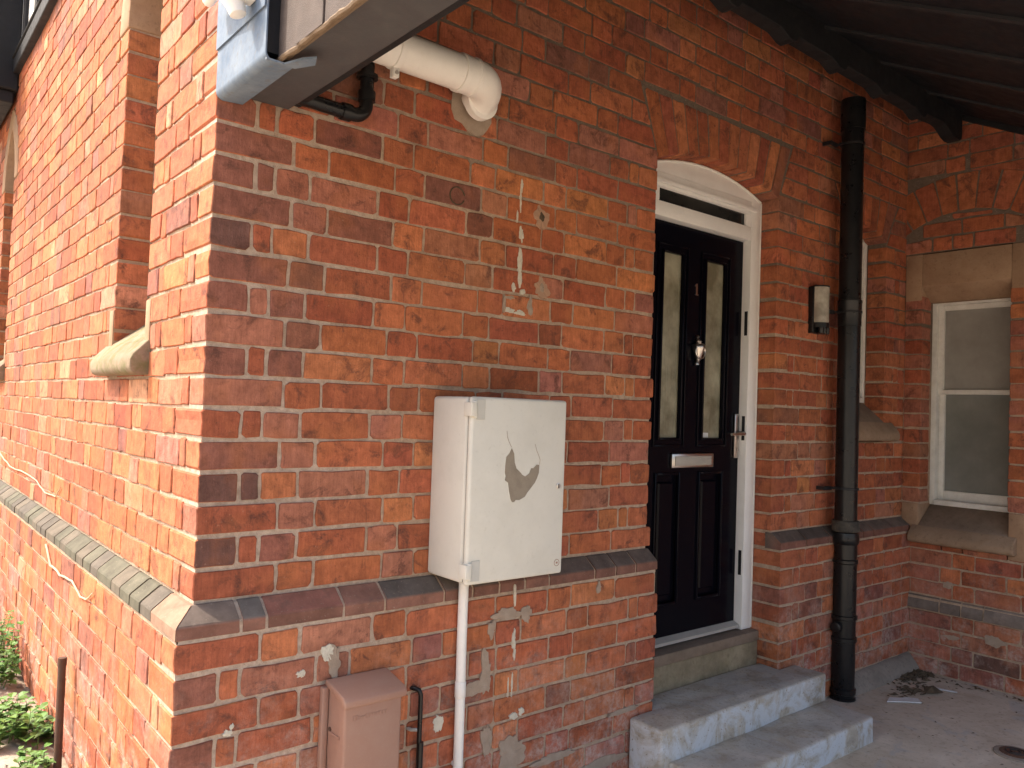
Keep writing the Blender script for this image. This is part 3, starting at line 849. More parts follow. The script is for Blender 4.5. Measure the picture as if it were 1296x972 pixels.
# pointed windows of the side wall
for sh in (0.0, WIN2):
    a0, a1 = SY0+sh, SY1+sh
    stone_sill(W_SIDE, side_wall, a0-0.004, a1+0.004, a0-0.055, a1+0.075, 0.622, 0.690, 0.058, 0.90, 0.20, M['sandg'])
    for (b0, b1) in ((a0-0.052, a0-0.0005), (a1+0.0005, a1+0.052)):
        sb = MB(); wbox(sb, W_SIDE, b0, b1, 0.700, 0.868, -0.20, 0.004); sb.build('jamb_stone', M['sand'], side_wall, bevel=0.004, smooth=40)
    c = (a0+a1)/2; hw = (a1-a0)/2; r = 2*hw; R_ = r+0.13
    for sgn in (-1, 1):
        cy = c-sgn*hw                                   # centre on the opposite springing
        ai = math.acos(hw/r); ao = math.acos(hw/R_)
        inner = [(cy+sgn*r*math.cos(t), SSP+r*math.sin(t)) for t in [ai*i/10 for i in range(11)]]
        outer = [(cy+sgn*R_*math.cos(t), SSP+R_*math.sin(t)) for t in [ao*i/10 for i in range(11)]]
        hd = MB(); hd.prism(inner+outer[::-1], 0, -0.004, 0.24)
        hd.build('window_head', M['sand'], side_wall, bevel=0.006, smooth=40)
    wf = MB()
    wf.box(0.20, 0.26, a0-0.004, a0+0.045, 0.86, 2.3); wf.box(0.20, 0.26, a1-0.045, a1+0.004, 0.86, 2.3)
    wf.box(0.201, 0.259, a0+0.045, a1-0.045, 0.86, 0.91); wf.box(0.201, 0.259, a0+0.045, a1-0.045, 1.55, 1.59)
    wf.build('window_frame', M['oldwhite'], side_wall, bevel=0.003, smooth=40)
    wp = MB(); wp.box(0.23, 0.236, a0+0.04, a1-0.04, 0.9, 2.3); wp.build('pane', M['dark'], side_wall)

# ------------------------------------------------------------------ upper storey, far bay and roof of the house
uw = MB()
uw.box(0.0, 6.0, 0.0, SEND, ZT+0.07, 4.6)
uw.build('upper_wall', M['render'], house)
bm_ = MB(); bm_.box(-0.040, 0.05, -0.02, 3.86, 2.625, 2.715); bm_.build('timber_beam', M['timber'], house, bevel=0.006)
bm_ = MB(); bm_.box(-0.050, 0.05, -0.02, 3.86, 2.7155, 2.728); bm_.build('drip_moulding', M['timber'], house, bevel=0.006)
bm_ = MB(); bm_.box(0.006, 6.0, 0.006, SEND, ZT, ZT+0.069); bm_.build('floor_band', M['timber'], house)
for y in [0.05+0.445*i for i in range(9)]:
    bm_ = MB(); bm_.box(-0.02, 0.02, y, y+0.09, 2.7285, 4.5); bm_.build('timber_stud', M['timber'], house, bevel=0.004)
bay = MB(); bay.box(-0.42, -0.001, 3.87, SEND, 2.52, 4.6)
bay.build('jettied_bay', M['timber'], house, bevel=0.01)
bb = MB(); bb.box(-0.40, -0.02, 3.9, SEND, 2.44, 2.519); bb.build('bay_bracket', M['timber'], house, bevel=0.01)
rf = MB(); rf.prism([(-0.35, 4.6), (6.35, 4.6), (3.0, 6.9)], 1, -0.3, SEND+0.2); rf.build('roof', M['slate'], house)
bk = MB(); bk.box(0.4, 4.4, SEND-0.2, SEND, -0.9, 2.65); bk.build('rear_wall', M['mortar'], house)
ww = MB(); ww.box(L_WING+0.01, 8.0, -WEND, 0.3, ZT, 3.6); ww.build('wing_upper_wall', M['mortar'], house)

# ------------------------------------------------------------------ front door
fy = 0.095
fr = MB()
FI0, FI1 = 1.925, 2.669
fr.box(DX0+0.003, FI0, fy, 0.20, -0.485, DSP-0.012); fr.box(FI1, DX1-0.003, fy, 0.20, -0.485, DSP-0.012)
fr.box(FI0, FI1, fy+0.001, 0.20, 1.432, 1.500)
fr.box(FI0, FI1, fy+0.001, 0.20, 1.561, DSP-0.012)
frame = fr.build('door_frame', M['white'], house, bevel=0.004, smooth=40)
tb = MB(); tb.box(1.90, 2.70, fy-0.012, fy, 1.575, 1.597); tb.build('head_moulding', M['white'], frame, bevel=0.003, smooth=40)
hp = MB(); a_ = math.asin((DHALF-0.003)/DRAD); rr_ = DRAD-0.003
hp.prism([(DCX+rr_*math.sin(t), DCZ+rr_*math.cos(t)) for t in [-a_+2*a_*i/16 for i in range(17)]]+[(DX1-0.003, DSP-0.011), (DX0+0.003, DSP-0.011)], 1, fy+0.006, 0.20)
hp.build('head_panel', M['white'], frame, bevel=0.003, smooth=40)
bd = MB(); bd.tube([Vector((DCX+(rr_-0.003)*math.sin(t), fy+0.004, DCZ+(rr_-0.003)*math.cos(t))) for t in [-a_+2*a_*i/16 for i in range(17)]], 0.006, 6)
bd.tube([(DX1-0.006, fy+0.001, DSP-0.01), (DX1-0.006, fy+0.001, -0.48)], 0.005, 6)
bd.build('sealant_bead', M['oldwhite'], frame, smooth=60)
tg = MB(); tg.box(FI0-0.01, FI1+0.01, 0.112, 0.118, 1.495, 1.566); tg.build('transom_pane', M['dark'], frame)
for x in (FI0, FI1):
    tj = MB(); tj.box(x-0.045 if x > 2 else x, x if x > 2 else x+0.045, fy+0.002, 0.111, 1.5005, 1.5605); tj.build('transom_jamb', M['white'], frame, bevel=0.002)
kp = MB()
for z in (1.02, 0.50, -0.16):
    kp = MB(); kp.box(FI1-0.0025, FI1+0.004, 0.106, 0.122, z-0.06, z+0.06); kp.build('lock_keep', M['iron'], frame)

ly = 0.140                                                       # face of the leaf
lf = MB()
C = [1.9285, 2.050, 2.205, 2.363, 2.528, 2.6665]
Z0, Z1 = -0.478, 1.429
GL, GH_ = 0.442, 1.298; PL, PH = -0.295, 0.278
lf.box(C[0], C[1], ly, 0.185, Z0, Z1); lf.box(C[4], C[5], ly, 0.185, Z0, Z1); lf.box(C[2], C[3], ly, 0.185, Z0, Z1)
for (a, b) in ((C[1], C[2]), (C[3], C[4])):
    lf.box(a, b, ly, 0.185, GH_, Z1); lf.box(a, b, ly, 0.185, PH, GL); lf.box(a, b, ly, 0.185, Z0, PL)
door = lf.build('door', M['door'], house, label='glossy black panelled door leaf with two tall frosted panes')
def ring(x0, x1, z0, z1, w, ya, yb, name, mat, parent, bev):
    r = MB(); r.box(x0, x0+w, ya, yb, z0, z1); r.box(x1-w, x1, ya, yb, z0, z1); r.box(x0+w, x1-w, ya, yb, z0, z0+w); r.box(x0+w, x1-w, ya, yb, z1-w, z1)
    return r.build(name, mat, parent, bevel=bev, smooth=40)
for (a, b) in ((C[1], C[2]), (C[3], C[4])):
    gl = MB(); gl.box(a-0.006, b+0.006, 0.152, 0.160, GL-0.006, GH_+0.006); gl.build('glass_pane', M['stip'], door)
    ring(a-0.032, b+0.032, GL-0.034, GH_+0.034, 0.010, ly-0.007, ly-0.0005, 'pane_moulding', M['door'], door, 0.003)
    ring(a-0.004, b+0.004, GL-0.004, GH_+0.004, 0.012, ly-0.011, ly+0.012, 'pane_bead', M['door'], door, 0.004)
    pn = MB(); pn.box(a-0.002, b+0.002, 0.156, 0.18, PL-0.002, PH+0.002)
    pn.build('lower_panel', M['door'], door)
    rp = MB(); rp.box(a+0.026, b-0.026, 0.143, 0.157, PL+0.03, PH-0.03); rp.build('raised_field', M['door'], door, bevel=0.009, segs=1, smooth=30)
    ring(a-0.012, b+0.012, PL-0.014, PH+0.014, 0.014, ly-0.009, ly+0.010, 'panel_moulding', M['door'], door, 0.004)
lb = MB(); lb.box(2.144, 2.453, 0.126, ly-0.0005, 0.312, 0.377); lb.build('letterbox', M['chrome'], door, bevel=0.004, smooth=40)
lb = MB(); lb.box(2.165, 2.432, 0.1225, 0.1255, 0.322, 0.366); lb.build('letter_flap', M['alu'], door, bevel=0.002, smooth=40)
# urn knocker
kn = MB()
kn.lathe([(0.004, 0.0), (0.008, 0.004), (0.005, 0.012), (0.010, 0.018), (0.004, 0.026)], (2.307, 0.128, 0.905), 12)
kn.lathe([(0.004, 0.0), (0.012, 0.006), (0.012, 0.02), (0.006, 0.028)], (2.307, 0.129, 0.786), 12)
kn.build('knocker_mount', M['chrome'], door, smooth=50)
ku = MB()
ku.lathe([(0.006, 0.0), (0.013, 0.012), (0.021, 0.034), (0.029, 0.058), (0.031, 0.074), (0.024, 0.082), (0.012, 0.086), (0.017, 0.094), (0.006, 0.10)], (2.307, 0.122, 0.808), 18)
ku.tube(arc_pts((2.309, 0.112, 0.855), 0.034, math.radians(150), math.radians(395), 18, (1, 0, 0), (0, 0, 1)), 0.0045, 8)
ku.build('knocker', M['chrome'], door, smooth=50)
# door number
nb = MB(); nb.prism([(2.2975, 1.124), (2.3055, 1.124), (2.3055, 1.174), (2.2995, 1.174), (2.291, 1.166), (2.291, 1.160), (2.2975, 1.163)], 1, 0.1355, ly-0.0004)
nb.box(2.2915, 2.3115, 0.1357, ly-0.0006, 1.120, 1.1235); nb.build('door_number', M['chrome'], door)
hn = MB(); hn.box(2.622, 2.655, 0.128, ly-0.0005, 0.352, 0.57); hn.build('handle_plate', M['chrome'], door, bevel=0.004, smooth=40)
hn = MB(); hn.tube([(2.638, 0.13, 0.475), (2.638, 0.090, 0.475), (2.634, 0.082, 0.474), (2.61, 0.080, 0.473), (2.53, 0.082, 0.470)], [0.010, 0.010, 0.009, 0.008, 0.007], 10)
hn.lathe([(0.009, 0), (0.009, 0.006)], (2.638, 0.128, 0.395), 12, Vector((0, -1, 0))); hn.build('door_handle', M['chrome'], door, smooth=50)
wb = MB(); wb.prism([(0.139, -0.447), (0.108, -0.462), (0.104, -0.474), (0.139, -0.474)], 0, FI0+0.002, FI1-0.002); wb.build('weather_bar', M['alu'], door)
st = MB(); st.box(2.372, 2.436, 0.1505, 0.1515, 0.452, 0.474); st.build('glass_label', M['paper'], door)

tr = MB(); tr.box(DX0+0.002, DX1-0.002, 0.048, 0.22, -0.536, -0.4865); tr.build('threshold', M['cap'], house, bevel=0.007, smooth=40)
tr = MB(); tr.box(DX0+0.001, DX1-0.001, 0.056, 0.30, -0.9, -0.5365); tr.build('threshold_block', M['thresh'], house, bevel=0.008, jitter=0.004, smooth=60)
ib = MB(); ib.box(DX0-0.1, DX1+0.1, 0.205, 0.33, -0.6, 1.8); ib.build('hallway_shade', M['inside'], house)

# ------------------------------------------------------------------ steps
steps = thing('concrete_steps', (2.3, -0.2, G0), 'two worn concrete steps with flaking pale blue paint below the black front door', 'steps')
s1 = MB(); s1.prism([(1.690, -0.232), (2.886, -0.232), (2.886, -0.062), (2.757, -0.062), (2.757, 0.054), (1.838, 0.054), (1.838, -0.062), (1.690, -0.062)], 2, -0.92, -0.645)
s1.build('upper_step', M['step'], steps, bevel=0.012, segs=3, jitter=0.006, smooth=60)
s2 = MB(); s2.box(1.735, 2.880, -0.466, -0.226, -0.92, -0.770)
s2.build('lower_step', M['step'], steps, bevel=0.013, segs=3, jitter=0.006, smooth=60)

# ------------------------------------------------------------------ electricity meter cabinet
cabt = thing('meter_cabinet', (0.95, 0, 0.005), 'white meter cabinet with chipped paint patch, fixed to the brick wall beside the door', 'cabinet')
cb = MB(); cb.box(0.750, 1.150, -0.193, 0.0015, 0.005, 0.587); cbo = cb.build('cabinet_body', M['cabinet'], cabt, bevel=0.012, segs=3, smooth=45)
cg = MB(); cg.box(0.756, 1.146, -0.198, -0.19, 0.011, 0.581); cg.build('dark_gap_strip', M['inside'], cabt)  # dark strip standing in for the shaded gap behind the cabinet door
cd = MB(); cd.box(0.748, 1.153, -0.220, -0.197, 0.003, 0.588); cdo = cd.build('cabinet_door', M['cabinet'], cabt, bevel=0.010, segs=3, smooth=45)
base_patch = [(0.911, 0.430), (0.902, 0.412), (0.889, 0.400), (0.886, 0.375), (0.885, 0.350), (0.889, 0.338), (0.886, 0.325), (0.900, 0.316), (0.905, 0.290), (0.913, 0.262), (0.920, 0.253), (0.930, 0.252),
              (0.936, 0.259), (0.951, 0.258), (0.975, 0.268), (0.985, 0.281), (1.004, 0.300), (1.016, 0.312), (1.024, 0.325), (1.033, 0.345), (1.034, 0.372), (1.020, 0.374), (1.006, 0.362), (0.996, 0.362), (0.988, 0.345), (0.972, 0.336), (0.960, 0.342), (0.952, 0.350), (0.936, 0.362), (0.928, 0.380), (0.924, 0.410), (0.916, 0.424)]
pt = MB(); pt.prism(base_patch, 1, -0.2208, -0.2195); pt.build('chipped_patch', M['bare'], cdo, label='bare brown patch where white paint has come off')
# curling lip of paint round the chip
lip = MB(); lp = [Vector((x, -0.2205, z)) for x, z in base_patch]
lip.tube(lp+[lp[0]], 0.0014, 5, caps=False); lip.build('paint_edge', M['cabinet'], cdo)
ck = MB(); ck.tube([(0.911, -0.2203, 0.43), (0.900, -0.2203, 0.448), (0.893, -0.2203, 0.462), (0.890, -0.2203, 0.482)], 0.0009, 5)
ck.tube([(1.034, -0.2203, 0.372), (1.036, -0.2203, 0.388), (1.028, -0.2203, 0.405), (1.020, -0.2203, 0.418), (1.012, -0.2203, 0.44)], 0.0008, 5); ck.build('paint_crack', M['smear'], cdo)
for z in (0.548, 0.047):
    hg = MB(); hg.box(0.738, 0.760, -0.232, -0.19, z-0.022, z+0.022); hg.tube([(0.757, -0.224, z-0.026), (0.757, -0.224, z+0.026)], 0.008, 12)
    hg.build('hinge', M['cabinet'], cabt, bevel=0.002, smooth=45)
    hg = MB(); hg.box(0.764, 0.798, -0.2225, -0.2185, z-0.032, z+0.032); hg.build('hinge_leaf', M['hinge'], cabt, bevel=0.0012)
lk = MB(); lk.lathe([(0.010, 0), (0.010, 0.003), (0.006, 0.004)], (1.121, -0.2195, 0.299), 16, Vector((0, -1, 0))); lk.build('lock', M['chrome'], cdo, smooth=40)
lk = MB(); lk.box(1.119, 1.123, -0.2242, -0.2232, 0.292, 0.306); lk.build('key_slot', M['inside'], cdo)
st = MB(); st.tube(arc_pts((1.126, -0.2203, 0.041), 0.011, 0, 2*math.pi, 20, (1, 0, 0), (0, 0, 1)), 0.0010, 5, caps=False)
st.box(1.122, 1.130, -0.2210, -0.2200, 0.038, 0.044); st.build('round_sticker', M['brown'], cdo)

cond = MB(); cond.tube([(0.846, -0.078, 0.03), (0.846, -0.078, -0.2), (0.849, -0.078, -0.5), (0.850, -0.078, -0.895)], 0.0165, 16)
ct = thing('conduit_pipe', (0.85, -0.078, G0), 'thin white plastic conduit running from the white meter cabinet down to the ground', 'pipe')
cond.build('conduit', M['pvc'], ct, smooth=50)
cj = MB(); cj.lathe([(0.0165, 0), (0.0185, 0.002), (0.0185, 0.05), (0.0165, 0.052)], (0.8475, -0.078, -0.395), 16); cj.build('conduit_joint', M['pvc'], ct, smooth=50)
cj = MB(); cj.box(0.838, 0.860, -0.085, -0.054, -0.62, -0.605); cj.build('pipe_clip', M['pvc'], ct, bevel=0.003)

# ------------------------------------------------------------------ brown gas meter box
gb = thing('gas_meter_box', (0.46, -0.12, -0.9), 'brown plastic gas meter box with sloping lid at the foot of the wall', 'meter box')
b1 = MB(); b1.prism([(-0.060, -0.9), (-0.172, -0.9), (-0.172, -0.300), (-0.150, -0.288), (-0.060, -0.272)], 0, 0.378, 0.566); b1.build('box_body', M['brown'], gb, bevel=0.008, segs=3, smooth=45)
b1 = MB(); b1.box(0.356, 0.377, -0.078, -0.0565, -0.9, -0.272); b1.build('back_flange', M['brown'], gb, bevel=0.004, smooth=45)
b1 = MB(); b1.prism([(-0.058, -0.258), (-0.066, -0.252), (-0.172, -0.274), (-0.186, -0.284), (-0.186, -0.304), (-0.174, -0.306), (-0.15, -0.29), (-0.06, -0.271)], 0, 0.370, 0.574); b1.build('lid', M['brown'], gb, bevel=0.005, segs=3, smooth=45)
b1 = MB(); b1.box(0.3745, 0.3785, -0.150, -0.085, -0.400, -0.393); b1.build('lid_groove', M['brown'], gb, bevel=0.001)
b1 = MB(); b1.lathe([(0.006, 0), (0.006, 0.004)], (0.3785, -0.09, -0.388), 10, Vector((-1, 0, 0))); b1.build('screw', M['rust'], gb)
# faint moulded lettering strip on the front
b1 = MB()
rng = random.Random(2)
for i in range(11):
    x = 0.405+i*0.0105; h = rng.uniform(0.008, 0.014); b1.box(x, x+0.004, -0.1736, -0.1718, -0.345, -0.345+h); b1.box(x+0.004, x+0.0075, -0.1736, -0.1718, -0.345+h*0.5, -0.345+h*0.5+0.003)
b1.build('moulded_mark', M['brown'], gb)

ca = thing('cable_tail', (0.70, -0.07, G0), 'black bent cable tail clipped to the brick beside the brown meter box', 'cable')
c1 = MB(); c1.tube([(0.672, -0.05, -0.338), (0.678, -0.066, -0.337), (0.688, -0.076, -0.341), (0.694, -0.078, -0.356), (0.695, -0.077, -0.42), (0.696, -0.075, -0.55), (0.699, -0.078, -0.7), (0.702, -0.078, -0.895)], 0.0075, 10); c1.build('cable', M['blackp'], ca, smooth=60)
c1 = MB(); c1.lathe([(0.0075, 0), (0.010, 0.004), (0.011, 0.2), (0.0105, 0.39)], (0.699, -0.077, -0.895), 12); c1.build('cable_sleeve', M['blackp'], ca, smooth=60)
c1 = MB(); c1.tube([(0.665, -0.05, -0.462), (0.667, -0.07, -0.462), (0.684, -0.078, -0.463)], 0.006, 8); c1.build('cable_clip', M['alu'], ca, smooth=60)

# ------------------------------------------------------------------ big black downpipe
PX, PY = 3.285, -0.100
dp = thing('downpipe', (PX, PY, G0), 'tall black downpipe with collars standing between wall lamp and corner', 'drainpipe')
d = MB(); d.tube([(PX-0.012, PY, 2.25), (PX-0.006, PY, 1.1), (PX, PY, 0.03)], 0.056, 28); d.build('pipe_shaft', M['blackp'], dp, smooth=50)
d = MB(); d.lathe([(0.056, -0.001), (0.062, 0.0), (0.063, 0.05), (0.062, 0.16), (0.058, 0.162)], (PX-0.012, PY, 2.09), 28); d.build('top_socket', M['blackp'], dp, smooth=50)
d = MB(); d.lathe([(0.056, 0), (0.0585, 0.001), (0.060, 0.12), (0.062, 0.125), (0.062, 0.135), (0.056, 0.137)], (PX-0.006, PY, 1.05), 28); d.build('pipe_joint', M['blackp'], dp, smooth=50)
d = MB(); d.lathe([(0.063, 0), (0.069, 0.006), (0.070, 0.02), (0.066, 0.036), (0.069, 0.05), (0.064, 0.058)], (PX, PY, -0.02), 28); d.build('rubber_collar', M['collar'], dp, smooth=50)
d = MB(); d.lathe([(0.058, 0.0), (0.058, 0.70), (0.064, 0.706), (0.064, 0.72), (0.058, 0.726), (0.058, 0.80), (0.064, 0.806), (0.067, 0.825), (0.067, 0.835), (0.063, 0.86)], (PX+0.004, PY, -0.885), 28); d.build('lower_pipe', M['blackp'], dp, smooth=40)
for z, h in ((-0.47, 0.022), (-0.585, 0.026), (-0.85, 0.03), (-0.885, 0.02)):
    d = MB(); d.lathe([(0.059, 0), (0.0655, 0.003), (0.0655, h-0.003), (0.059, h)], (PX+0.004, PY, z), 28); d.build('pipe_rib', M['blackp'], dp, smooth=40)
d = MB(); d.lathe([(0.022, 0), (0.022, 0.02), (0.028, 0.021), (0.028, 0.032), (0.02, 0.036)], (PX-0.052, PY, -0.505), 18, Vector((-1, 0, 0))); d.build('access_plug', M['blackp'], dp, smooth=40)
for z, dx in ((2.006, -0.012), (0.197, -0.001), (1.118, -0.006)):
    d = MB(); d.lathe([(0.057, 0), (0.062, 0.001), (0.062, 0.012), (0.057, 0.013)], (PX+dx, PY, z), 28)
    d.box(PX+dx-0.12, PX+dx-0.05, PY+0.052, PY+0.066, z-0.004, z+0.014); d.box(PX+dx-0.125, PX+dx-0.110, PY+0.05, 0.004, z-0.004, z+0.014); d.box(PX+dx-0.06, PX+dx-0.045, PY+0.0, PY+0.06, z, z+0.012)
    d.build('pipe_bracket', M['iron'], dp, bevel=0.001)

# ------------------------------------------------------------------ white waste pipe and small black pipe under the roof edge
wp = thing('white_waste_pipe', (0.86, -0.11, 1.6), 'fat white plastic waste pipe with elbow entering the wall under the roof edge', 'pipe')
pz = 1.628; py = -0.118; ex = 0.865
el = [(0.10, py, pz), (ex-0.085, py, pz)]
q = MB(); q.tube(el, 0.0565, 28); q.build('pipe_length', M['pvc'], wp, smooth=50)
q = MB(); cpts = [(ex-0.085, py, pz)]+[Vector((ex-0.078+0.078*math.sin(t), py+0.078*(1-math.cos(t)), pz-0.03*(1-math.cos(t)))) for t in [math.radians(a) for a in range(10, 91, 10)]]
q.tube(cpts+[(ex, py+0.10, pz-0.040)], 0.0575, 28); q.build('elbow', M['pvc'], wp, smooth=50)
q = MB(); q.lathe([(0.0570, 0), (0.0615, 0.002), (0.0615, 0.016), (0.0595, 0.018), (0.0595, 0.052), (0.0620, 0.054), (0.0620, 0.064), (0.057, 0.066)], (ex-0.150, py, pz), 28, Vector((1, 0, 0))); q.build('elbow_collar', M['pvc'], wp, smooth=40)
q = MB(); q.lathe([(0.0575, 0), (0.0620, 0.002), (0.0620, 0.03), (0.057, 0.032)], (ex, py+0.055, pz-0.036), 28, Vector((0, 1, 0))); q.build('wall_collar', M['pvc'], wp, smooth=40)
q = MB(); q.lathe([(0.0570, 0), (0.0605, 0.001), (0.0605, 0.020), (0.057, 0.021)], (0.475, py, pz), 28, Vector((1, 0, 0))); q.box(0.475, 0.495, py-0.012, py+0.012, pz-0.088, pz-0.056)
q.build('pipe_bracket', M['pvc'], wp, bevel=0.002, smooth=40)
q = MB(); q.lathe([(0.006, 0), (0.006, 0.004)], (0.485, py-0.012, pz-0.075), 10, Vector((0, -1, 0))); q.build('bracket_bolt', M['alu'], wp)
mm = MB(); rng = random.Random(3)
mm.prism([(ex+(0.088+rng.uniform(-0.014, 0.014))*math.cos(t), pz-0.045+(0.085+rng.uniform(-0.012, 0.014))*math.sin(t)) for t in [2*math.pi*i/18 for i in range(18)]], 1, -0.004, 0.004)
mm.build('mortar_collar', M['smear'], door_wall)
bp = thing('black_waste_pipe', (0.43, -0.045, 1.42), 'thin black waste pipe with elbow tucked under the dark soffit', 'pipe')
q = MB(); q.tube([(0.10, -0.042, 1.432), (0.36, -0.042, 1.424)]+[Vector((0.395+0.04*math.sin(t), -0.042, 1.464-0.04*math.cos(t))) for t in [math.radians(a) for a in range(0, 91, 15)]]+[(0.435, -0.042, 1.75)], 0.021, 18); q.build('pipe_run', M['blackp'], bp, smooth=50)
for c_, r_, h_, ax in (((0.435, -0.042, 1.475), 0.027, 0.03, Vector((0, 0, 1))), ((0.435, -0.042, 1.545), 0.033, 0.012, Vector((0, 0, 1))), ((0.352, -0.042, 1.4245), 0.026, 0.03, Vector((1, 0, 0)))):
    q = MB(); q.lathe([(0.021, 0), (r_, 0.001), (r_, h_), (0.021, h_+0.001)], c_, 18, ax); q.build('pipe_collar', M['blackp'], bp, smooth=40)

# ------------------------------------------------------------------ wall lamp
lt = thing('wall_lamp', (3.1, 0, 1.0), 'small black wall lamp with frosted half-round glass on brick beside the downpipe', 'lamp')
LX = 3.10
q = MB(); q.box(LX-0.055, LX+0.055, -0.030, 0.002, 1.000, 1.242); q.build('back_plate', M['blackp'], lt, bevel=0.005, smooth=40)
def half(r, z0, z1, yb):
    pl = [(LX-r, yb)]+[(LX-r*math.cos(t), yb-r*0.95*math.sin(t)) for t in [math.pi*i/18 for i in range(1, 18)]]+[(LX+r, yb)]
    h = MB(); h.prism(pl, 2, z0, z1); return h
half(0.050, 1.055, 1.238, -0.0305).build('lamp_glass', M['lampg'], lt, smooth=40)
half(0.052, 1.2385, 1.246, -0.0305).build('lamp_cap', M['blackp'], lt, smooth=40)
half(0.053, 1.030, 1.0545, -0.0305).build('lamp_holder', M['blackp'], lt, smooth=40)
for i in range(3):
    q = MB(); q.lathe([(0.013, 0), (0.015, 0.004), (0.015, 0.032)], (LX-0.028+0.028*i, -0.058, 0.998), 12); q.build('holder_lobe', M['blackp'], lt, smooth=40)

# ------------------------------------------------------------------ porch roof
pr = thing('porch_roof', (2.0, 0, 1.38), 'dark lean-to porch roof with felted edge, black boards and carved beam over the doorway', 'porch roof')
SL = 0.516
def zc(y): return 2.50+SL*y
YE = -1.95
def slope_quad(mb, x0a, x0b, x1, ya, yb, t0, t1):
    """board on the slope from ya (high) to yb (low); its left edge runs x0a..x0b"""
    v = []
    for t in (t0, t1):
        v += [(x0a, ya, zc(ya)+t), (x1, ya, zc(ya)+t), (x1, yb, zc(yb)+t), (x0b, yb, zc(yb)+t)]
    return mb.add(v, [(0, 1, 2, 3), (7, 6, 5, 4), (0, 4, 5, 1), (1, 5, 6, 2), (2, 6, 7, 3), (3, 7, 4, 0)])
HX0, HX1 = 0.62, 0.17
edges = [HX0, 1.01, 1.53, 2.05, 2.57, 3.09, 3.61, 4.10]
for i in range(7):
    q = MB(); a, b = edges[i], edges[i+1]
    slope_quad(q, a if i else HX0, a if i else HX1, b-0.004, -0.002, YE, 0.0, 0.02); q.build('ceiling_board', M['soffit'], pr)
    if i:
        q = MB(); slope_quad(q, a-0.018, a-0.018, a+0.016, -0.30, YE, -0.013, -0.0005); q.build('batten', M['batten'], pr)
q = MB(); slope_quad(q, 4.10, 4.10, L_WING-0.001, -0.002, YE, -0.03, 0.02); q.build('edge_board', M['timber'], pr)
q = MB(); slope_quad(q, HX0, HX1, L_WING, -0.002, YE-0.03, 0.021, 0.06); q.build('roof_deck', M['felt'], pr)
# steep left slope down to the low eaves
q = MB()
v = []
for dx, dz in ((0, 0), (0.02, -0.03)):
    v += [(0.035+dx, -0.003, 1.46+dz), (HX0+dx, -0.003, 2.55+dz), (HX1+dx, YE, zc(YE)+0.05+dz), (0.035+dx, YE, 1.46+dz)]
q.add(v, [(0, 1, 2, 3), (7, 6, 5, 4), (0, 4, 5, 1), (1, 5, 6, 2), (2, 6, 7, 3), (3, 7, 4, 0)]); q.build('hip_slope', M['felt'], pr)
q = MB(); q.box(HX1, L_WING-0.002, YE-0.055, YE-0.032, zc(YE)-0.16, zc(YE)+0.06); q.build('unseen_shade_board', M['timber'], pr, bevel=0.003)  # out-of-view board added under the eaves to darken the upper wall
# carved beam
by0, by1 = -0.335, -0.265
pts = [(0.75, 2.33), (0.75, 2.205)]
x = 0.75
while x < 3.60:
    pts += [(x+0.20, 2.203), (x+0.235, 2.192), (x+0.27, 2.178), (x+0.30, 2.176), (x+0.325, 2.186), (x+0.34, 2.205)]; x += 0.42
pts += [(x, 2.205), (3.74, 2.21), (3.80, 2.214), (3.85, 2.208), (3.90, 2.19), (3.94, 2.172), (3.985, 2.163), (4.03, 2.165), (4.055, 2.18), (4.062, 2.215), (4.062, 2.33)]
q = MB(); q.prism(pts, 1, by0, by1); q.build('carved_beam', M['timber'], pr, bevel=0.004)
# soffit, eaves board, felt edge
q = MB(); q.box(0.058, 0.205, YE, -0.003, 1.398, 1.418); q.build('soffit_board', M['eaves'], pr, bevel=0.002)
q = MB(); q.box(0.207, 0.240, YE, -0.003, 1.412, 1.46); q.build('inner_batten', M['timber'], pr, bevel=0.004)
q = MB(); q.box(0.040, 0.057, YE, -0.003, 1.388, 1.60); q.build('eaves_board', M['ply'], pr, bevel=0.002)
rng = random.Random(8); y = -0.335; i = 0
while y > YE:
    w = rng.choice([0.11, 0.14, 0.13]); t = 0.006+0.004*(i % 2)
    q = MB(); prof = [(0.0385, 1.392), (0.0385-t, 1.384), (0.0385-t, 1.60), (0.12, 1.68), (0.13, 1.66), (0.0385, 1.58)]
    q.prism([(p[0], p[1]) for p in prof], 1, max(y-w+0.002, YE), y)
    q.build('felt_strip', M['felt'], pr, bevel=0.002); y -= w; i += 1
q = MB(); q.tube([(0.036+0.004*noise.noise(Vector((i*0.9, 5, 0))), -0.34-0.02*i, 1.384+0.005*noise.noise(Vector((i*0.37, 0, 0)))) for i in range(71)], [0.0065+0.004*noise.noise(Vector((i*0.8, 0, 3))) for i in range(71)], 7); q.build('drip_edge', M['ply'], pr, smooth=50)
# lead dressed round the end of the eaves
def lead_sheet(x_out, z0, z1, ya, yb, th=0.004, under=0.075):
    pr_ = [(x_out, z1)]
    r = 0.022
    if z0 < 1.40:
        pr_ += [(x_out, z0+r)]+[(x_out+r-r*math.cos(t), z0+r-r*math.sin(t)) for t in [math.pi/2*k/6 for k in range(1, 7)]]+[(x_out+under, z0+0.004)]
        inn = [(x_out+under, z0+th+0.004)]+[(x_out+r-(r-th)*math.cos(t), z0+r-(r-th)*math.sin(t)) for t in [math.pi/2*k/6 for k in range(6, 0, -1)]]+[(x_out+th, z0+r), (x_out+th, z1)]
    else:
        pr_ += [(x_out, z0)]; inn = [(x_out+th, z0), (x_out+th, z1)]
    q = MB(); q.prism(pr_+inn, 1, yb, ya); return q
lead_sheet(-0.004, 1.372, 1.78, -0.004, -0.345).build('lead_flashing', M['lead'], pr, smooth=50)
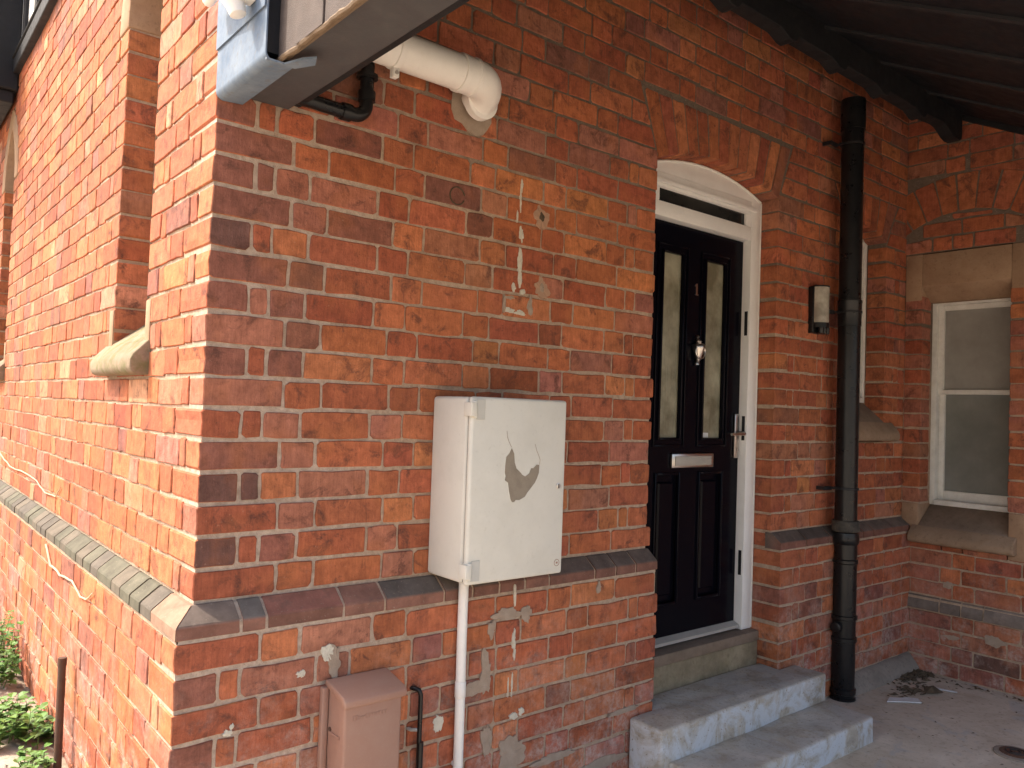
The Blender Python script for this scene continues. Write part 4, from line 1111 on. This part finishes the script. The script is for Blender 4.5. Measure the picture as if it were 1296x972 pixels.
lead_sheet(-0.009, 1.505, 1.80, -0.004, -0.340).build('lead_flashing', M['lead'], pr, smooth=50)
q = MB(); q.box(0.0, 0.0385, -0.33, -0.004, 1.40, 1.76); q.build('eaves_end', M['timber'], pr)
q = MB(); q.prism([(-0.003, -0.346), (0.072, -0.346), (0.10, -0.40), (0.085, -0.44), (0.062, -0.41), (0.042, -0.352), (-0.003, -0.352)], 2, 1.371, 1.376); q.build('lead_lap', M['lead'], pr)

fx = thing('white_fitting', (-0.03, -0.26, 1.50), 'small white plastic fitting on the lead at the corner of the porch roof', 'fitting')
q = MB(); q.lathe([(0.010, 0), (0.020, 0.005), (0.024, 0.03), (0.033, 0.055), (0.033, 0.085), (0.026, 0.09)], (-0.040, -0.255, 1.497), 18, Vector((-0.25, 0.25, 1)).normalized()); q.build('fitting_body', M['pvc'], fx, smooth=50)
q = MB(); q.tube([(-0.055, -0.23, 1.58), (-0.06, -0.18, 1.60), (-0.05, -0.05, 1.61)], 0.016, 12); q.build('fitting_arm', M['pvc'], fx, smooth=50)
q = MB(); q.box(-0.062, -0.0092, -0.285, -0.245, 1.535, 1.575); q.build('fitting_mount', M['pvc'], fx, bevel=0.004)

# ------------------------------------------------------------------ marks on the door wall: filler, smears, old fixings
def smear(cx, cz, w, h, seed, mat, W=W_DOOR, out=0.0028, n=30, name='mortar_smear'):
    rng = random.Random(seed); q = MB()
    pts = []
    for i in range(n):
        t = 2*math.pi*i/n; nv = Vector((math.cos(t)*1.1+seed*3.7, math.sin(t)*1.1, seed*1.3))
        k = 0.85+0.45*noise.noise(nv)+0.28*noise.noise(nv*3.1)+0.12*noise.noise(nv*8)
        pts.append((cx+w/2*k*math.cos(t), cz+h/2*k*math.sin(t)))
    v = [W.P(a, z, out+rng.gauss(0, 0.0006)) for a, z in pts]+[W.P(cx, cz, out+0.0012)]+[W.P(a, z, -0.006) for a, z in pts]
    f = [(i, (i+1) % n, n) for i in range(n)]+[(i, (i+1) % n, n+1+(i+1) % n, n+1+i) for i in range(n)]
    q.add(v, f); return q.build(name, mat, door_wall, kind=None)
for i, (x, z, w, h) in enumerate([(1.097, 1.36, 0.012, 0.05), (1.094, 1.31, 0.010, 0.09), (1.080, 1.245, 0.008, 0.05), (1.103, 1.185, 0.022, 0.06), (1.100, 1.09, 0.024, 0.11), (1.102, 1.03, 0.018, 0.085), (1.075, 0.99, 0.02, 0.035), (1.118, 0.978, 0.03, 0.02)]):
    smear(x, z, w, h, 100+i, M['filler'], name='filler_streak')
for i, (x, z, w, h) in enumerate([(1.035, 0.93, 0.014, 0.07), (1.06, 0.952, 0.05, 0.016), (1.155, 0.93, 0.03, 0.08), (1.06, 0.905, 0.05, 0.022), (1.11, 0.90, 0.06, 0.02)]):
    smear(x, z, w, h, 120+i, M['filler'] if i > 2 else M['smear'], name='filler_streak')
for i, (x, z) in enumerate([(1.196, 1.262), (1.208, 1.0)]):
    smear(x, z, 0.085, 0.100, 140+i, M['plug'], out=0.003)
    smear(x, z+0.004, 0.026, 0.034, 150+i, M['litter'] if i == 0 else M['smear'], out=0.0050, n=14, name='old_plug')
for i, (x, z, w, h, mt) in enumerate([(1.045, -0.155, 0.14, 0.05, 'smear'), (1.14, -0.165, 0.05, 0.07, 'smear'), (0.985, -0.20, 0.04, 0.06, 'smear'), (1.083, -0.09, 0.012, 0.09, 'filler'), (1.085, -0.25, 0.016, 0.09, 'filler'), (1.09, -0.30, 0.012, 0.05, 'filler'), (1.083, -0.40, 0.008, 0.09, 'filler'), (1.066, -0.41, 0.006, 0.07, 'filler'),
                                     (0.965, -0.34, 0.06, 0.16, 'smear'), (0.93, -0.385, 0.12, 0.05, 'smear'), (1.095, -0.515, 0.04, 0.03, 'filler'), (1.13, -0.505, 0.025, 0.03, 'filler'), (1.09, -0.64, 0.14, 0.13, 'smear'), (1.30, -0.705, 0.22, 0.035, 'smear'), (0.98, -0.575, 0.05, 0.11, 'smear'), (1.52, -0.79, 0.3, 0.05, 'smear'), (1.66, -0.615, 0.24, 0.022, 'smear'),
                                     (0.295, -0.225, 0.03, 0.024, 'filler'), (0.375, -0.175, 0.04, 0.05, 'filler'), (0.40, -0.21, 0.05, 0.12, 'smear'), (0.09, -0.345, 0.03, 0.02, 'filler'), (0.10, -0.33, 0.012, 0.02, 'filler'), (0.78, -0.47, 0.05, 0.06, 'filler'), (1.5, -0.115, 0.03, 0.05, 'smear')]):
    smear(x, z, w, h, 200+i, M[mt], W_DOORB, 0.0042)
rg = MB(); rg.tube(arc_pts((0.815, -0.0012, 1.268), 0.030, 0.2, 5.9, 22, (1, 0, 0), (0, 0, 1)), 0.0024, 6); rg.build('ring_stain', M['litter'], door_wall)
for i, (x, z, w, h) in enumerate([(0.27, -0.36, 0.06, 0.05), (0.52, -0.62, 0.12, 0.07), (0.30, -0.65, 0.09, 0.03)]):
    smear(x, z, w, h, 300+i, M['smear'], W_WING, 0.003)

# ------------------------------------------------------------------ left: weeds, post, stems
po = thing('rusty_post', (-0.098, 1.07, -0.8), 'thin rusty iron pipe stub standing against the sunlit side wall among weeds', 'post')
q = MB(); q.tube([(-0.100, 1.06, -0.82), (-0.099, 1.075, -0.6), (-0.098, 1.085, -0.42)], 0.0135, 14); q.build('pipe_stub', M['rust'], po, smooth=50)
q = MB(); q.lathe([(0.0135, 0), (0.0155, 0.001), (0.0155, 0.03), (0.012, 0.031)], (-0.098, 1.085, -0.44), 14); q.build('pipe_cap', M['rust'], po, smooth=50)
def stem(name, pts, label, r=0.0042):
    P = [Vector(p) for p in pts]; out = []
    for i in range(len(P)-1):
        for k in range(4):
            t = k/4; p = P[i].lerp(P[i+1], t); out.append(p+Vector((0, 0, 0.008*noise.noise(Vector((p.y*14, p.z*14, 1))))))
    out.append(P[-1])
    q = MB(); q.tube(out, [r*(1-0.5*i/len(out)) for i in range(len(out))], 7)
    tag(q.build(name, M['vine'], smooth=60), label, 'stem')
stem('dry_stem', [(-0.006, 3.75, 0.16), (-0.006, 3.30, 0.115), (-0.006, 2.47, 0.118), (-0.006, 2.15, 0.075), (-0.006, 1.90, 0.086), (-0.006, 1.80, 0.135)], 'pale dry creeper stem on the sunlit wall above the grey plinth bricks')
stem('dry_stem', [(-PLO-0.006, 1.72, -0.10), (-PLO-0.006, 1.60, -0.165), (-PLO-0.006, 1.40, -0.17), (-PLO-0.006, 1.17, -0.153), (-PLO-0.006, 1.02, -0.185), (-PLO-0.006, 0.93, -0.170), (-PLO-0.006, 0.83, -0.130)], 'pale dry creeper stem on the sunlit wall below the grey plinth bricks', 0.005)

def weed(name, c, spread, hgt, n, seed, label, flowers=0, size=(0.018, 0.036)):
    rng = random.Random(seed); base = Vector(c); base.z = gh(c[0], c[1])-0.005
    t = thing(name, base, label, 'plant', 'weeds growing at the foot of the side wall')
    lv = MB(); sm = MB()
    def leaf(p, d, s, col):
        d = d.normalized(); side = d.cross(Vector((0, 0, 1)))
        side = side.normalized() if side.length > 0.05 else Vector((1, 0, 0))
        up = side.cross(d).normalized()
        pts = [p, p+d*s*0.25+side*s*0.38+up*s*0.10, p+d*s*0.62+side*s*0.46+up*s*0.12, p+d*s*1.05-up*s*0.12, p+d*s*0.62-side*s*0.46+up*s*0.12, p+d*s*0.25-side*s*0.38+up*s*0.10, p+d*s*0.5]
        lv.add(pts, [(0, 1, 6), (1, 2, 6), (2, 3, 6), (3, 4, 6), (4, 5, 6), (5, 0, 6)], col)
    ns = n//7
    for i in range(ns):
        a = rng.uniform(0, 2*math.pi); r = math.sqrt(rng.random())
        foot = base+Vector((spread[0]*r*math.cos(a), spread[1]*r*math.sin(a), 0)); foot.x = min(foot.x, -0.075)
        foot.z = gh(foot.x, foot.y)-0.003
        h = hgt*rng.uniform(0.35, 1.0)*(1.05-0.5*r)
        lean = Vector((rng.gauss(0, 0.3)-0.1, rng.gauss(0, 0.35), 1)).normalized()
        tip = foot+lean*h; tip.x = min(tip.x, -0.07)
        mid = foot.lerp(tip, 0.5)+Vector((0, 0, h*0.06)); sm.tube([foot, mid, tip], [0.0022, 0.0018, 0.001], 5)
        g_ = rng.uniform(0.7, 1.3)
        for k in range(7):
            tt = 0.25+0.75*k/6; p = foot.lerp(tip, tt); an = rng.uniform(0, 6.28)
            d = Vector((math.cos(an), math.sin(an), rng.uniform(-0.1, 0.55)))
            if p.x > -0.09 and d.x > 0: d.x = -d.x
            col = (0.075*g_*rng.uniform(.7, 1.5), 0.155*g_*rng.uniform(.8, 1.25), 0.028*g_)
            leaf(p, d, rng.uniform(*size)*(1.15-0.4*tt), col)
    sm.build('stem', M['leaf'], t) if False else None
    sm.c = [(0.10, 0.15, 0.04)]*len(sm.v); sm.build('stems', M['leaf'], t, kind='stuff')
    lv.build('leaves', M['leaf'], t, kind='stuff', recalc=False)
    if flowers:
        fl_ = MB()
        for i in range(flowers):
            a = rng.uniform(0, 6.28); r = rng.random()
            p = base+Vector((min(spread[0]*r*math.cos(a), -0.03), spread[1]*r*math.sin(a), hgt*rng.uniform(0.55, 0.95)))
            for k in range(5):
                an = 6.28*k/5; e = Vector((math.cos(an), math.sin(an), 0.5))*0.011; s_ = Vector((-math.sin(an), math.cos(an), 0))*0.005
                fl_.add([p, p+e*0.6+s_, p+e, p+e*0.6-s_], [(0, 1, 2, 3)], (0.62, 0.42, 0.48))
        fl_.build('flowers', M['leaf'], t, kind='stuff', recalc=False)
weed('flowering_weed', (-0.20, 2.22, 0), (0.15, 0.36), 0.32, 480, 1, 'taller leafy weed with pale pink flowers against the side wall', 34, (0.026, 0.050))
weed('leafy_weed', (-0.19, 1.40, 0), (0.15, 0.21), 0.17, 330, 2, 'low bright green weed patch beside the rusty pipe stub', 0, (0.030, 0.058))
weed('leafy_weed', (-0.16, 1.02, 0), (0.07, 0.14), 0.10, 90, 3, 'small green weed tuft at the base of the rusty pipe stub', 0, (0.022, 0.042))
weed('leafy_weed', (-0.17, 2.95, 0), (0.12, 0.32), 0.24, 260, 4, 'weed clump far along the side wall behind the flowering weed', 14)
dbs = MB(); rng = random.Random(12)
for i in range(260):
    x = -0.06-abs(rng.gauss(0, 0.25)); y = rng.uniform(0.0, 3.2); s = rng.uniform(0.004, 0.013); z = gh(x, y)
    dbs.add([(x-s, y, z), (x, y-s, z), (x+s, y, z+s*0.3), (x, y+s*1.2, z), (x, y, z+s)], [(0, 1, 4), (1, 2, 4), (2, 3, 4), (3, 0, 4)])
tag(dbs.build('soil_crumbs', M['soil']), 'loose soil crumbs and grit on the ground along the side wall', 'grit', kind='stuff')

# ------------------------------------------------------------------ porch floor litter, drain cover
lt_ = MB(); rng = random.Random(21)
def crumb(x, y, s, fl=0.4):
    a = rng.uniform(0, 6.28); ca, sa = math.cos(a), math.sin(a); z = G0+0.004; h = s*fl*rng.uniform(0.4, 1.4)
    l = s*rng.uniform(0.7, 2.2)
    p = lambda u, w, hh: (x+u*ca-w*sa, y+u*sa+w*ca, z+hh)
    lt_.add([p(-l, 0, 0), p(0, -s*0.5, h*0.4), p(l, 0, h*0.2), p(0, s*0.5, 0), p(0, 0, h)], [(0, 1, 4), (1, 2, 4), (2, 3, 4), (3, 0, 4), (0, 3, 2, 1)])
for i in range(420):
    t = rng.random()
    if t < 0.55:
        x = 4.10-abs(rng.gauss(0, 0.13)); y = -0.12-abs(rng.gauss(0, 0.055)); s = rng.uniform(0.005, 0.019)
    elif t < 0.75:
        x = 4.09-abs(rng.gauss(0, 0.03)); y = -rng.uniform(0.1, 1.4); s = rng.uniform(0.004, 0.014)
    elif t < 0.9:
        x = 3.70+rng.gauss(0, 0.08); y = -0.26+rng.gauss(0, 0.035); s = rng.uniform(0.006, 0.022)
    else:
        x = rng.uniform(3.0, 4.0); y = rng.uniform(-1.2, -0.15); s = rng.uniform(0.003, 0.010)
    crumb(x, y, s, 0.8 if t < 0.55 else 0.45)
tag(lt_.build('leaf_litter', M['litter']), 'heap of dark leaf litter and crumbs in the corner of the porch floor', 'leaf litter', kind='stuff')
def shard(name, pts, th, mat, label, cat, tilt=0.0):
    q = MB(); q.prism(pts, 2, G0+0.004, G0+0.004+th)
    for p in q.v: p.z += tilt*(p.y-pts[0][1])
    return tag(q.build(name, mat, bevel=0.001), label, cat)
shard('broken_shard', [(3.42, -0.27), (3.50, -0.33), (3.555, -0.385), (3.60, -0.345), (3.57, -0.30), (3.53, -0.285), (3.49, -0.25)], 0.006, M['paper'], 'pale broken shard lying on the porch floor near the downpipe', 'shard')
shard('plastic_strip', [(3.84, -0.30), (3.865, -0.295), (3.90, -0.42), (3.885, -0.425)], 0.004, M['paper'], 'thin pale strip lying beside the dead leaf on porch floor', 'scrap')
q = MB(); q.add([(3.72, -0.33, G0+0.006), (3.76, -0.37, G0+0.012), (3.83, -0.38, G0+0.005), (3.82, -0.33, G0+0.03), (3.77, -0.30, G0+0.022), (3.775, -0.34, G0+0.034)], [(0, 1, 5), (1, 2, 5), (2, 3, 5), (3, 4, 5), (4, 0, 5), (0, 4, 3, 2, 1)])
tag(q.build('dead_leaf', M['litter']), 'curled dark dead leaf lying by the wing wall', 'leaf')
dc = thing('drain_cover', (3.27, -0.90, G0), 'small round metal drain cover set in the porch floor', 'drain')
q = MB(); q.lathe([(0.085, 0), (0.085, 0.007), (0.072, 0.009)], (3.27, -0.905, G0-0.001), 32); q.build('cover_rim', M['base'], dc, smooth=40)
q = MB(); q.lathe([(0.062, 0), (0.062, 0.005), (0.055, 0.007), (0.04, 0.0072)], (3.27, -0.905, G0+0.006), 32); q.build('cover_plate', M['rust'], dc, smooth=40)
for r in (0.02, 0.038):
    q = MB(); q.tube(arc_pts((3.27, -0.905, G0+0.0135), r, 0, 2*math.pi, 24, (1, 0, 0), (0, 1, 0)), 0.003, 6, caps=False); q.build('cover_ring', M['iron'], dc, smooth=60)
